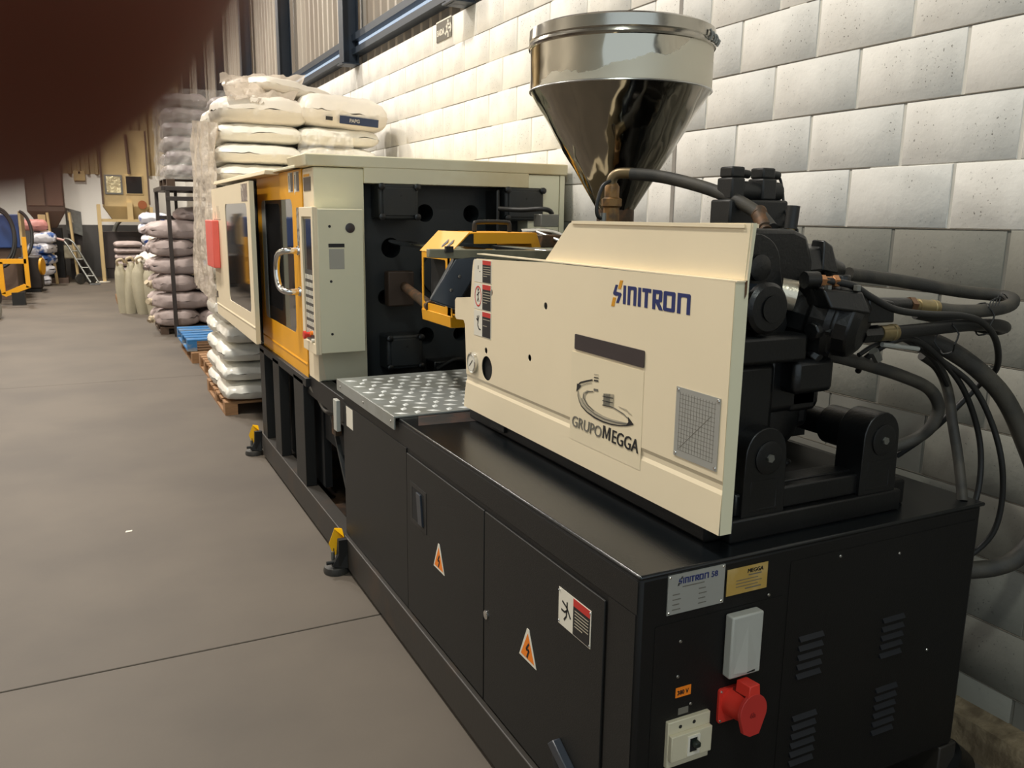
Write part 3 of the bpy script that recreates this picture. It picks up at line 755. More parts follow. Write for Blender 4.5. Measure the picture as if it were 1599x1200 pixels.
# SINITRON lettering
def logo(par, y0, zb, W_, H_, t, x=None, front=None, navy=M_navy, amber=mat_('amber_ink', (214, 148, 24), .45)):
    def P(poly, m, nm='letter', holes=()):
        if front is None:
            MB().prism([(-y0+p*W_, zb+q*H_) for p, q in poly], sideframe(x), t, [[(-y0+p*W_, zb+q*H_) for p, q in h] for h in holes]).build(nm, m, par, smooth=0)
        else:
            MB().prism([(y0+p*W_, zb+q*H_) for p, q in poly], frontframe(front), t, [[(y0+p*W_, zb+q*H_) for p, q in h] for h in holes]).build(nm, m, par, smooth=0)
    P([(.055, .98), (.085, .98), (.065, .62), (.10, .58), (.13, .58), (.142, .50), (.105, .0), (.07, .0), (.10, .40), (.06, .38), (.03, .42), (.022, .50)][::-1], navy, 'letter_s')
    P([(.09, .78), (.13, .78), (.155, 1.25), (.115, 1.25)], amber, 'letter_accent')
    P([(.0, -.22), (.045, -.22), (.065, .28), (.025, .28)], amber, 'letter_accent')
    P([(.165, 0), (.2, 0), (.2, 1), (.165, 1)], navy, 'letter_i')
    P([(.225, 0), (.262, 0), (.262, .78), (.275, .82), (.298, .82), (.305, .78), (.305, 0), (.342, 0), (.342, .94), (.33, 1), (.225, 1)], navy, 'letter_n')
    P([(.365, 0), (.402, 0), (.402, 1), (.365, 1)], navy, 'letter_i')
    P([(.452, 0), (.49, 0), (.49, .8), (.53, .8), (.53, 1), (.418, 1), (.418, .8), (.452, .8)], navy, 'letter_t')
    P([(.55, 0), (.588, 0), (.588, .36), (.635, 0), (.682, 0), (.638, .38), (.662, .42), (.668, .5), (.668, .92), (.655, 1), (.55, 1)], navy, 'letter_r', [[(.59, .52), (.625, .52), (.63, .8), (.59, .8)]])
    P([(.70, 0), (.81, 0), (.822, .06), (.822, .94), (.81, 1), (.695, 1), (.683, .94), (.683, .06)], navy, 'letter_o', [[(.722, .18), (.782, .18), (.782, .8), (.722, .8)]])
    P([(.848, 0), (.886, 0), (.886, .78), (.9, .82), (.945, .82), (.955, .78), (.955, 0), (.993, 0), (.993, .94), (.982, 1), (.848, 1)], navy, 'letter_n')
logo(cov, 1.787, 1.4115, .317, .046, .0008, x=XC-.0008)
# graph plate
MB().prism(S(rect(1.353, 1.503, 1.084, 1.246)), sideframe(XC-.002), .002).build('graph_plate', M_silver, cov, label='silver plate engraved with a grid')
gr = MB()
for i in range(13):
    q = 1.368+i*.010; gr.prism(S([(q+.0007, 1.10), (q, 1.10), (q, 1.235), (q+.0007, 1.235)]), sideframe(XC-.0023), .0003)
for i in range(14):
    q = 1.10+i*.010; gr.prism(S([(1.49, q), (1.366, q), (1.366, q+.0007), (1.49, q+.0007)]), sideframe(XC-.0023), .0003)
gr.prism(S([(1.485, 1.102), (1.38, 1.20), (1.38, 1.202), (1.485, 1.104)]), sideframe(XC-.0023), .0003)
gr.build('engraved_grid', M_inkgrey, cov, smooth=0)
for yy in (1.359, 1.497):
    for zz in (1.091, 1.240): MB().lathe([(.004, 0), (.003, .002)], (XC-.002, yy, zz), (-1, 0, 0), 10).build('rivet', M_chrome, cov)
# three safety labels
slip = [(-.1, .35, .0, .1), (.1, .38, .0, .1), (0, .1, -.05, -.1), (-.05, -.1, .1, -.28), (.1, -.28, .3, -.3), (0, .1, -.2, .2)]
crush = [(0, .3, 0, -.1), (0, -.1, -.15, -.35), (0, -.1, .15, -.35), (0, .15, -.2, .05), (0, .15, .2, .3)]
safety_label(2.502, 2.640, 1.402, 1.478, XC, cov, [(0, .3, 0, .1), (.2, .0, .22, -.05)], None, .5, red=.2)
safety_label(2.502, 2.640, 1.310, 1.398, XC, cov, crush, (0, .42, .09), .5, ring=True, red=.2)
safety_label(2.502, 2.640, 1.218, 1.306, XC, cov, slip, None, .5, rows=2, red=.2)
# pressure gauge
g = MB().lathe([(.036, 0), (.036, .010), (.030, .012), (.030, .008)], (XC, 2.645, 1.118), (-1, 0, 0), 32).build('pressure_gauge', M_chrome, cov, label='round chrome pressure gauge')
MB().lathe([(.0295, 0), (.0295, .001)], (XC-.0085, 2.645, 1.118), (-1, 0, 0), 32).build('gauge_dial', M_white, g)
fig(g, M_ink, XC-.0102, 2.645, 1.118, .03, [(-.5, -.45, .35, .3)], w=.12, name='gauge_needle')
# dark void box behind the round opening
MB().box(1.19, 1.20, 2.44, 2.60, 1.05, 1.18).build('opening_backing', M_void, cov)

# --- front face fittings
Y0 = YF
ip = MB().prism(rect(1.047, 1.201, .786, .877), frontframe(Y0-.0035), .0025).build('name_plate', M_silver, MC, label='silver plate with blue machine lettering')
def fr_lines(par, x, z, w, n, dz, m=M_inkgrey, h=.0025, y=Y0-.004):
    mb = MB()
    for i in range(n): mb.prism([(x, z-i*dz), (x+w*(1 if i % 2 else .85), z-i*dz), (x+w*(1 if i % 2 else .85), z-i*dz+h), (x, z-i*dz+h)], frontframe(y), .0003)
    mb.build('engraved_lines', m, par, smooth=0)
logo(ip, 1.072, .8535, .084, .0135, .0005, front=Y0-.0042, amber=M_ink)
text('lettering', '58', .019, (1.162, Y0-.0038, .8535), UX, UZ, M_navy, ip, bold=.0002)
fr_lines(ip, 1.085, .845, .07, 1, .01); fr_lines(ip, 1.06, .830, .022, 4, .0115); fr_lines(ip, 1.13, .832, .022, 4, .0115)
for xx in (1.052, 1.196):
    for zz in (.791, .872): MB().lathe([(.003, 0), (.002, .0015)], (xx, Y0-.0035, zz), (0, -1, 0), 8).build('rivet', M_chrome, ip)
gp = MB().prism(rect(1.209, 1.327, .797, .860), frontframe(Y0-.0030), .0015).build('gold_plate', M_gold, MC, label='gold plate with black lettering')
text('lettering', 'MEGGA', .0135, (1.266, Y0-.0032, .8435), UX, UZ, M_ink, gp, dup=.0005, shear=.1)
fr_lines(gp, 1.27, .837, .045, 1, .01); fr_lines(gp, 1.235, .829, .075, 3, .0075, h=.0015); fr_lines(gp, 1.262, .806, .055, 1, .01)
gb = MB().box(1.212, 1.302, Y0-.028, Y0-.002, .606, .756).build('socket_cover', M_greybox, MC, bevel=.004, label='light grey plastic box')
MB().add([(1.222, Y0-.0285, .745), (1.294, Y0-.0285, .745), (1.294, Y0-.0285, .618), (1.222, Y0-.0285, .618), (1.258, Y0-.034, .618), (1.258, Y0-.0285, .735)], [(0, 5, 3), (0, 1, 5), (1, 2, 5), (5, 4, 3), (5, 2, 4), (3, 4, 2)]).build('cover_lid', M_greybox, gb, smooth=0)
MB().prism(rect(1.262, 1.285, .612, .616), frontframe(Y0-.0292), .0004).build('printed_mark', M_ink, gb)
ol = MB().prism(rect(1.084, 1.126, .581, .605), frontframe(Y0-.0020), .001).build('voltage_label', M_orange, MC, label='orange label reading 380 V')
text('lettering', '380 V', .0145, (1.088, Y0-.0022, .5875), UX, UZ, M_ink, ol, bold=.0004, sx=.9)
# breaker
bk = MB().prism(rect(1.061, 1.178, .418, .531), frontframe(Y0-.012), .012).build('circuit_breaker', M_ivory, MC, bevel=.002, label='ivory circuit breaker with black toggle')
MB().prism(rect(1.063, 1.176, .440, .502), frontframe(Y0-.024), .012).build('breaker_nose', M_ivory, bk, bevel=.002)
MB().prism(rect(1.106, 1.140, .446, .494), frontframe(Y0-.0265), .003, [rect(1.112, 1.134, .452, .488)]).build('toggle_frame', M_white, bk)
MB().box(1.113, 1.133, Y0-.0246, Y0-.0240, .453, .487).build('toggle_slot', M_void, bk)
MB().box(1.117, 1.133, Y0-.040, Y0-.022, .469, .482).build('toggle', mat_('dark_green_black', (24, 34, 28), .4), bk, bevel=.003)
for xx, zz in ((1.094, .515), (1.132, .517)): MB().lathe([(.0045, 0), (.0045, .0006)], (xx, Y0-.012, zz), (0, -1, 0), 10).build('screw_hole', M_ink, bk)
MB().prism(rect(1.094, 1.122, .537, .553), frontframe(Y0-.0018), .001).build('paper_tab', M_inkgrey, MC)
# red industrial plug socket
sk = MB().prism(rect(1.205, 1.290, .487, .572, .006, 3), frontframe(Y0-.008), .008).build('power_socket', M_red, MC, bevel=.001, label='red three-phase power socket')
ax = Vector((.06, -.98, .06)).normalized()
c0 = Vector((1.248, Y0-.004, .536))
cap = MB().lathe([(.037, 0), (.036, .03), (.0335, .052), (.036, .056)], c0, ax, 28); cap.build('socket_barrel', M_red, sk)
c1 = c0+ax*.056
u_ = Vector((1, 0, 0)); u_ = (u_-ax*u_.dot(ax)).normalized(); v_ = ax.cross(u_); v_ = v_ if v_.z > 0 else -v_
if u_.cross(v_).dot(ax) < 0: u_ = -u_
lid = [(.041*math.cos(R(a)), .041*math.sin(R(a))) for a in range(-28, 209, 12)]+[(-.03, -.045), (-.012, -.056), (.018, -.056)]
MB().prism(lid, (c1+ax*.010, u_, v_), .010).build('socket_lid', mat_('dull_red_plastic', (180, 48, 42), .45), sk, bevel=.0015)
MB().prism([(-.016, .035), (.020, .035), (.018, .062), (-.012, .062)], (c1+ax*.009, u_, v_), .042).build('lid_hinge', M_red, sk, bevel=.002)
MB().hexa([tuple(c0+ax*a+u_*b+v_*c) for c in (.030, .040) for b in (-.014, .010) for a in (.014, .05)]).build('hinge_spring', mat_('dark_red', (96, 26, 20), .5), sk)
text('lettering', '6h', .017, c1+ax*.0103-u_*.012-v_*.012, u_, v_, mat_('embossed_red', (128, 30, 28), .5), sk, bold=.0004)
for xx in (1.211, 1.284):
    for zz in (.493, .566): MB().lathe([(.0035, 0), (.0025, .002)], (xx, Y0-.008, zz), (0, -1, 0), 10).build('screw', M_chrome, sk)
# louvres
for gx, gz, nn in ((1.445, .535, 5), (1.733, .52, 5), (1.445, .30, 6), (1.733, .30, 6)):
    for i in range(nn):
        z = gz+i*.0245
        MB().add([(gx, Y0, z), (gx+.078, Y0, z), (gx+.078, Y0-.009, z+.002), (gx, Y0-.009, z+.002), (gx, Y0, z+.014), (gx+.078, Y0, z+.014)],
                 [(0, 1, 2, 3), (3, 2, 5, 4), (0, 3, 4), (1, 5, 2)]).build('louvre', mat_('louvre_paint', (24, 26, 31), .4), MC, smooth=0)
for xx, zz in ((1.09, .716), (1.088, .632), (1.128, .556), (1.19, .424), (1.338, .775), (1.92, .50), (1.56, .83), (1.77, .80)):
    MB().lathe([(.004, 0), (.003, .002)], (xx, Y0-.001, zz), (0, -1, 0), 10).build('panel_screw', M_steel, MC)
MB().prism(rect(1.02, 1.385, .172, .765, .004, 3), frontframe(Y0-.0012), .0012).build('control_plate', M_black, MC)
MB().prism(rect(1.40, 2.06, .20, .845, .004, 3), frontframe(Y0-.0012), .0012).build('vent_plate', M_black, MC)
MB().cyl((2.09, 1.36, .12), (2.16, 1.36, .06), .05, 16).build('pump_foot', M_cast, MC)

# --- pivot bracket with two lobes at the near end of the injection unit
pv = MB()
pv.box(1.262, 1.825, 1.388, 1.52, .889, .945)
pv.build('bracket_foot', M_cast, MC, bevel=.005)
MB().box(1.285, 1.80, 1.405, 1.50, .945, 1.0).build('bracket_web', M_cast, MC, bevel=.006)
for cx in (1.362, 1.742):
    pts = [(cx-.065, .94), (cx+.065, .94), (cx+.062, 1.085)]+[(cx+.062*math.cos(R(a)), 1.088+.066*math.sin(R(a))) for a in range(0, 181, 15)]+[(cx-.062, 1.085)]
    lb = MB().prism(pts, frontframe(1.395), .085).build('bracket_lobe', M_cast, MC, bevel=.006, smooth=35)
    MB().lathe([(.040, 0), (.040, .004), (.034, .006)], (cx+.006, 1.396, 1.082), (0, -1, 0), 28).build('pin_cap', M_cast, lb)
    MB().lathe([(.010, 0), (.010, .006)], (cx+.006, 1.391, 1.082), (0, -1, 0), 6).build('pin_bolt', M_dsteel, lb)
    MB().prism([(cx-.042, .955), (cx+.042, .955), (cx+.042, 1.03), (cx-.042, 1.03)], frontframe(1.3945), .003, [[(cx-.036, .961), (cx+.036, .961), (cx+.036, 1.03), (cx-.036, 1.03)]]).build('lobe_rib', M_cast, lb, bevel=.001)
    MB().cyl((cx, 1.45, 1.088), (cx, 2.5, 1.088), .036, 24).build('guide_rod', M_cast, MC)
    MB().cyl((cx, 1.478, 1.088), (cx, 1.56, 1.088), .052, 24).build('rod_collar', M_cast, MC)
MB().box(1.40, 1.70, 1.43, 1.47, .99, 1.005).build('bracket_ledge', M_cast, MC, bevel=.003)
# hex bolt standing behind the bracket
hb = MB().lathe([(.026, 0), (.026, .05)], (1.62, 1.60, .889), 'Z', 6).build('hex_bolt', M_dsteel, MC, bevel=.002)
MB().lathe([(.030, .05), (.030, .062), (.022, .064), (.022, .10), (.018, .105)], (1.62, 1.60, .889), 'Z', 20).build('bolt_cap', M_cast, hb)
MB().tube([(1.50, 1.58, 1.05), (1.52, 1.57, .98), (1.56, 1.57, .955), (1.60, 1.58, .99), (1.59, 1.59, 1.06)], .010).build('cable_loop', M_rubber2, MC)
# --- injection carriage castings
inj = MB().box(1.29, 1.62, 1.52, 1.72, 1.10, 1.42).build('injection_housing', M_cast, MC, bevel=.02)
MB().box(1.23, 1.50, 1.56, 1.60, 1.0, 1.46).build('housing_flange', M_cast, MC, bevel=.012)
up = [(1.25, 1.30), (1.56, 1.30), (1.57, 1.52), (1.545, 1.585), (1.50, 1.60), (1.38, 1.60), (1.33, 1.585), (1.27, 1.52)]
MB().prism(up, frontframe(1.50), .16).build('upper_casting', M_cast, MC, bevel=.012)
ear = [(1.24, 1.50)]+[(1.345+.075*math.cos(R(a)), 1.515+.075*math.sin(R(a))) for a in range(180, -1, -15)]+[(1.455, 1.38), (1.44, 1.34), (1.40, 1.34)]
MB().prism(ear[::-1], frontframe(1.455), .05).build('lifting_ear', M_cast, MC, bevel=.006)
MB().lathe([(.030, 0), (.030, .014), (.015, .018)], (1.345, 1.452, 1.515), (0, -1, 0), 20).build('ear_pin', M_cast, MC)
MB().cyl((1.335, 1.40, 1.428), (1.335, 1.78, 1.428), .052, 32).build('hydraulic_cylinder', M_darksteel, MC, label='glossy gunmetal cylinder')
MB().lathe([(.058, 0), (.058, .012), (.05, .02), (.02, .022)], (1.335, 1.41, 1.428), (0, -1, 0), 32).build('cylinder_cap', M_cast, MC)
MB().lathe([(.03, 0), (.03, .002)], (1.34, 1.386, 1.428), (0, -1, 0), 24).build('cap_plate', M_cast, MC)
MB().box(1.24, 1.47, 1.40, 1.55, 1.30, 1.365).build('cylinder_saddle', M_cast, MC, bevel=.01)
MB().box(1.25, 1.42, 1.44, 1.56, 1.10, 1.30).build('lower_casting', M_cast, MC, bevel=.02)
MB().box(1.42, 1.60, 1.47, 1.62, 1.16, 1.34).build('lower_casting', M_cast, MC, bevel=.02)
MB().box(1.46, 1.585, 1.42, 1.56, 1.215, 1.30).build('motor_mount', M_cast, MC, bevel=.015)
MB().lathe([(.07, 0), (.085, .02), (.085, .10), (.05, .12)], (1.50, 1.62, 1.14), (0, -1, 0), 28).build('bearing_housing', M_cast, MC)
# --- hydraulic motor: radial, faceted, with a bright shaft neck
mc = Vector((1.585, 1.43, 1.385)); md = Vector((.42, -.88, -.20)).normalized()
mo = MB().lathe([(.055, -.14), (.055, -.10), (.088, -.095), (.088, -.045), (.098, -.04), (.098, .0), (.088, .012), (.080, .016), (.076, .05), (.052, .066), (.02, .068)], mc, md, 14).build('hydraulic_motor', M_cast, MC, bevel=.004, smooth=20)
a_ = md.orthogonal().normalized(); b_ = md.cross(a_)
for i in range(7):
    t = 2*PI*i/7+.3; e = a_*math.cos(t)+b_*math.sin(t)
    MB().cyl(mc+e*.070-md*.01, mc+e*.108-md*.02, .022, 8).build('motor_lug', M_cast, mo, bevel=.004)
    MB().cyl(mc+e*.082+md*.0, mc+e*.082+md*.018, .009, 6).build('motor_bolt', M_cast, mo)
MB().cyl((1.43, 1.53, 1.44), (1.485, 1.50, 1.432), .042, 20).build('shaft_neck', M_cast, MC)
MB().cyl((1.452, 1.485, 1.452), (1.480, 1.462, 1.446), .036, 20).build('silver_tape_band', mat_('silver_tape', (214, 204, 184), .3, metal=.7, bump=.5, bscale=90), MC)
MB().hexa([(1.49, 1.36, 1.425), (1.60, 1.34, 1.41), (1.50, 1.50, 1.42), (1.62, 1.48, 1.41), (1.48, 1.38, 1.468), (1.585, 1.36, 1.462), (1.50, 1.50, 1.475), (1.60, 1.49, 1.465)]).build('port_block', M_cast, MC, bevel=.006)
for x, y in ((1.505, 1.39), (1.57, 1.365), (1.585, 1.46)): MB().lathe([(.009, 0), (.009, .012)], (x, y, 1.464), 'Z', 6).build('port_bolt', M_dsteel, MC)
MB().hexa([(1.62, 1.37, 1.385), (1.70, 1.36, 1.385), (1.63, 1.46, 1.385), (1.71, 1.45, 1.385), (1.62, 1.37, 1.445), (1.695, 1.36, 1.435), (1.63, 1.46, 1.45), (1.70, 1.45, 1.44)]).build('port_block', M_cast, MC, bevel=.004)
MB().box(1.50, 1.585, 1.47, 1.57, 1.16, 1.24).build('drain_block', M_cast, MC, bevel=.01)
# --- valve block above the motor
vb = MB().hexa([(1.49, 1.50, 1.49), (1.62, 1.50, 1.50), (1.53, 1.66, 1.49), (1.66, 1.66, 1.50), (1.50, 1.52, 1.545), (1.63, 1.52, 1.56), (1.55, 1.64, 1.565), (1.67, 1.64, 1.565)]).build('valve_block', M_cast, MC, bevel=.008)
MB().lathe([(.048, 0), (.052, .02), (.040, .05), (.030, .07), (.024, .10)], (1.64, 1.575, 1.505), (1, 0, -.12), 20).build('elbow_flange', M_cast, vb, bevel=.003)
MB().hexa([(1.60, 1.50, 1.50), (1.66, 1.50, 1.49), (1.60, 1.56, 1.50), (1.68, 1.56, 1.49), (1.61, 1.51, 1.575), (1.64, 1.51, 1.56), (1.62, 1.56, 1.575), (1.66, 1.56, 1.565)]).build('valve_ear', M_cast, vb, bevel=.005)
# pilot fitting (small brass cluster)
pf = MB().lathe([(.014, 0), (.014, .016), (.011, .018), (.011, .036), (.015, .038), (.015, .05)], (1.488, 1.405, 1.486), (1, -.2, -.05), 6).build('pilot_fitting', mat_('copper_fitting', (206, 150, 106), .3, metal=.9, bump=.5, bscale=200), MC, label='small bright copper fitting')
MB().lathe([(.020, 0), (.020, .035)], (1.455, 1.415, 1.487), (1, -.2, 0), 10).build('pilot_port', M_cast, MC)
# small knurled adjuster and lever
MB().cyl((1.545, 1.56, 1.60), (1.550, 1.56, 1.655), .016, 14).build('adjuster_knob', M_rubber2, MC)
MB().cyl((1.540, 1.56, 1.555), (1.546, 1.56, 1.605), .012, 12).build('adjuster_stem', M_brass, MC)
MB().cyl((1.50, 1.55, 1.585), (1.56, 1.56, 1.535), .011, 8).build('adjuster_arm', M_dsteel, MC)
MB().cyl((1.555, 1.55, 1.60), (1.580, 1.55, 1.525), .004, 8).build('wire', M_rubber2, MC)
MB().cyl((1.56, 1.54, 1.57), (1.535, 1.53, 1.535), .008, 8).build('adjuster_stud', M_dsteel, MC)
# --- solenoid valve with two connectors
sv = MB().box(1.49, 1.69, 1.72, 1.80, 1.60, 1.672).build('solenoid_valve', M_rubber2, MC, bevel=.006)
MB().box(1.50, 1.545, 1.73, 1.79, 1.672, 1.728).build('coil', M_rubber2, sv, bevel=.005)
MB().box(1.605, 1.655, 1.73, 1.79, 1.672, 1.728).build('coil', M_rubber2, sv, bevel=.005)
MB().cyl((1.54, 1.76, 1.695), (1.685, 1.76, 1.695), .026, 16).build('valve_spool', M_rubber2, sv)
for x in (1.525, 1.63):
    MB().box(x-.022, x+.022, 1.735, 1.785, 1.728, 1.756).build('connector', M_rubber2, sv, bevel=.005)
    MB().cyl((x+.02, 1.76, 1.742), (x+.055, 1.76, 1.738), .011, 12).build('cable_gland', M_rubber2, sv)
MB().tube([(1.685, 1.76, 1.738), (1.697, 1.76, 1.72), (1.70, 1.75, 1.67), (1.69, 1.74, 1.64), (1.68, 1.70, 1.60), (1.66, 1.62, 1.56)], .0038).build('valve_cable', M_rubber2, sv)
MB().tube([(1.655, 1.76, 1.69), (1.685, 1.74, 1.665), (1.66, 1.68, 1.61), (1.62, 1.60, 1.57)], .0035).build('valve_cable', M_rubber2, sv)
MB().box(1.50, 1.68, 1.70, 1.82, 1.50, 1.60).build('valve_base', M_cast, MC, bevel=.008)

# --- hoses
HOSES = [
    ('return_hose', 0.0175, M_rubber, [(1.758, 1.56, 1.486), (1.942, 1.56, 1.465), (2.154, 1.52, 1.433), (2.249, 1.48, 1.423), (2.244, 1.43, 1.417), (2.171, 1.39, 1.405), (2.066, 1.38, 1.398), (1.968, 1.4, 1.398), (1.908, 1.42, 1.406)]),
    ('pressure_hose', 0.0165, M_rubber2, [(1.668, 1.4, 1.354), (1.761, 1.4, 1.354), (1.877, 1.4, 1.356), (2.025, 1.4, 1.359), (2.174, 1.42, 1.35), (2.275, 1.46, 1.333), (2.295, 1.51, 1.321), (2.24, 1.56, 1.336), (2.083, 1.60, 1.366)]),
    ('pilot_hose', 0.0085, M_rubber2, [(1.504, 1.4, 1.486), (1.569, 1.38, 1.475), (1.624, 1.37, 1.447), (1.703, 1.36, 1.415), (1.818, 1.36, 1.4), (1.938, 1.36, 1.392), (2.029, 1.36, 1.369), (2.124, 1.38, 1.311), (2.2, 1.42, 1.23), (2.197, 1.46, 1.179), (2.133, 1.5, 1.084), (2.103, 1.55, 1.01), (2.067, 1.6, 0.949)]),
    ('drain_hose', 0.0165, M_rubber, [(1.55, 1.46, 1.31), (1.657, 1.46, 1.286), (1.755, 1.46, 1.26), (1.878, 1.46, 1.224), (1.984, 1.46, 1.183), (2.032, 1.46, 1.13), (2.028, 1.47, 1.074), (2.009, 1.5, 1.032), (1.947, 1.53, 1.004), (1.86, 1.56, .985)]),
    ('suction_hose', 0.0245, M_rubber, [(1.911, 1.48, 1.335), (2.03, 1.45, 1.289), (2.13, 1.42, 1.226), (2.21, 1.39, 1.146), (2.271, 1.36, 1.029), (2.314, 1.33, 0.903), (2.314, 1.32, 0.774), (2.264, 1.33, 0.703), (2.217, 1.36, 0.669), (2.15, 1.40, 0.656), (2.08, 1.44, .655)]),
    ('tank_hose', 0.0135, M_rubber, [(1.997, 1.5, 1.266), (2.055, 1.49, 1.229), (2.078, 1.47, 1.168), (2.085, 1.45, 1.081), (2.08, 1.42, 0.998), (2.065, 1.39, 0.925), (2.05, 1.37, 0.885)]),
    ('thin_hose', 0.0078, M_rubber2, [(1.757, 1.5, 1.24), (1.734, 1.46, 1.281), (1.767, 1.42, 1.325), (1.848, 1.42, 1.329), (1.945, 1.42, 1.282), (2.056, 1.42, 1.197), (2.136, 1.42, 1.09), (2.165, 1.41, 0.988), (2.155, 1.4, 0.88), (2.11, 1.4, 0.78), (2.08, 1.42, .74)]),
    ('thin_hose', 0.0078, M_rubber2, [(1.902, 1.45, 1.305), (1.995, 1.42, 1.253), (2.082, 1.4, 1.19), (2.146, 1.38, 1.092), (2.18, 1.36, 0.985), (2.205, 1.36, 0.872), (2.203, 1.37, 0.775), (2.178, 1.40, 0.707), (2.13, 1.43, 0.67), (2.08, 1.46, .65)]),
    ('thin_hose', 0.0060, M_rubber2, [(1.66, 1.42, 1.30), (1.72, 1.42, 1.325), (1.80, 1.43, 1.335), (1.90, 1.44, 1.30), (2.0, 1.46, 1.25), (2.09, 1.47, 1.16)]),
    ('cooling_hose', 0.0172, M_rubber, [(1.404, 2.05, 1.745), (1.454, 1.98, 1.737), (1.489, 1.88, 1.715), (1.512, 1.8, 1.692), (1.52, 1.72, 1.666), (1.533, 1.66, 1.634), (1.522, 1.6, 1.598)]),
]
for nm, r, m, pts in HOSES:
    lab = {'cooling_hose': 'thick grey hose curving from the hopper foot to the casting'}.get(nm)
    MB().tube(pts, r, 14, 6).build(nm, m, MC, label=lab)
def fitting(p0, p1, r, nm='hose_fitting', m=M_brass):
    d = (Vector(p1)-Vector(p0)); L_ = d.length
    o = MB().lathe([(r*.8, 0), (r*.8, L_*.12), (r, L_*.14), (r, L_*.80), (r*1.08, L_*.82), (r*1.08, L_)], p0, d, 20).build(nm, m, MC)
    return o
fitting((1.845, 1.425, 1.413), (1.918, 1.418, 1.405), .0195)
MB().lathe([(.022, 0), (.022, .02), (.018, .022)], (1.822, 1.427, 1.4155), (1, 0, -.1), 6).build('hex_nut', mat_('copper_nut', (134, 102, 76), .4, metal=.8), MC)
MB().cyl((1.70, 1.43, 1.42), (1.828, 1.427, 1.415), .019, 12).build('fitting_adapter', M_cast, MC)
fitting((1.690, 1.40, 1.354), (1.752, 1.40, 1.354), .0195)
MB().cyl((1.635, 1.40, 1.354), (1.692, 1.40, 1.354), .021, 8).build('fitting_adapter', M_cast, MC)
MB().lathe([(.012, 0), (.012, .03)], (1.668, 1.385, 1.315), (.5, 0, -.6), 6).build('hex_nut', M_dsteel, MC)
fitting((1.505, 1.60, 1.592), (1.540, 1.67, 1.64), .0195, m=M_rust)
for p, a in (((2.06, 1.385, 1.375), (1, 0, 0)), ((1.95, 1.40, 1.33), (.6, 0, -.4))):
    c = Vector(p); pts = [c+Vector((.006*math.sin(t*5), .03*math.cos(t), .042*math.sin(t))) for t in [2*PI*i/20 for i in range(21)]]
    MB().tube(pts, .0022, 6, 1).build('cable_tie', M_rubber2, MC)
for k in range(4):
    MB().tube([(2.045+.012*k, 1.36, 1.41), (2.05+.014*k, 1.36, 1.425+.006*k), (2.06+.016*k, 1.355, 1.43)], .0015, 5, 2).build('tie_tail', M_rubber2, MC)
MB().cyl((1.72, 1.405, 1.325), (1.86, 1.41, 1.305), .006, 8).build('wire_tag', M_greybox, MC)

# --- hopper
HX, HY = 1.535, 2.32
hp = MB().lathe([(.280, 2.005), (.283, 2.01), (.283, 2.128), (.286, 2.132), (.286, 2.138), (.283, 2.142)], (HX, HY, 0), 'Z', 72, cap=False).build('hopper_band', M_hband, MC, smooth=30, label='polished steel hopper band with torn protective film')
MB().lathe([(.288, 2.130), (.290, 2.136), (.288, 2.142), (.286, 2.146), (.288, 2.150), (.286, 2.182), (.27, 2.190), (.0, 2.20)], (HX, HY, 0), 'Z', 72, cap=False).build('hopper_lid', mat_('satin_steel', (176, 172, 162), .2, metal=1, bump=.1, bscale=12, bdist=.01), hp, smooth=30, label='flat steel lid with rolled rim')
bpy.context.view_layer.update()
cn = MB(); prof = []
for i in range(15):
    t = i/14; prof.append((.281+(.058-.281)*t, 2.005+(1.645-2.005)*t))
n = 72; vs = []; fs = []
for j, (r, z) in enumerate(prof):
    for i in range(n):
        a = 2*PI*i/n
        d = .0035*noise.noise((math.cos(a)*3, math.sin(a)*3, z*9))+.004*noise.noise((math.cos(a)*8+3, math.sin(a)*8, z*14))*(t if 0 < j < 14 else 0)
        if j in (0,): d = 0
        vs.append((HX+(r+d)*math.cos(a), HY+(r+d)*math.sin(a), z))
for j in range(14):
    for i in range(n):
        k = (i+1) % n; fs.append((j*n+i, (j+1)*n+i, (j+1)*n+k, j*n+k))
MB().add(vs, fs).build('hopper_cone', M_hcone, hp, smooth=60, label='dented mirror-like steel cone')
MB().tube([(HX+.2835*math.cos(R(a)), HY+.2835*math.sin(R(a)), 2.006) for a in range(0, 361, 6)], .003, 6, 1, cap=False).build('hopper_seam', M_steel, hp)
lt = MB()
for k in range(5):
    a = R(-62+k*5); x, y = HX+.291*math.cos(a), HY+.291*math.sin(a)
    lt.tube([(x, y, 2.165-.003*k), (x+.006, y-.004, 2.150-.006*(k % 2)), (x, y, 2.135)], .004, 6, 2)
lt.build('lid_latch', M_dsteel, hp)
MB().lathe([(.060, 1.50), (.060, 1.655), (.066, 1.66), (.066, 1.67)], (HX, HY, 0), 'Z', 24).build('hopper_neck', M_rust, MC, label='rusty brown neck below the hopper')
MB().box(HX-.085, HX+.085, HY-.085, HY+.085, 1.46, 1.60).build('feed_block', M_rust, MC, bevel=.01)
MB().lathe([(.024, 0), (.024, .05), (.030, .055), (.030, .075), (.022, .08), (.022, .11), (.016, .12)], (1.375, 2.10, 1.60), (0, 0, 1), 8).build('pipe_stack', mat_('brass_rusty', (134, 100, 58), .5, metal=.5, col2=(96, 76, 54), vscale=30, bump=.4), MC, label='rusty brass pipe fittings')
MB().tube([(1.372, 2.10, 1.715), (1.373, 2.095, 1.735), (1.385, 2.08, 1.747), (1.410, 2.045, 1.747)], .0155, 12, 4).build('pipe_elbow', mat_('dull_brass', (128, 112, 84), .4, metal=.7), MC)
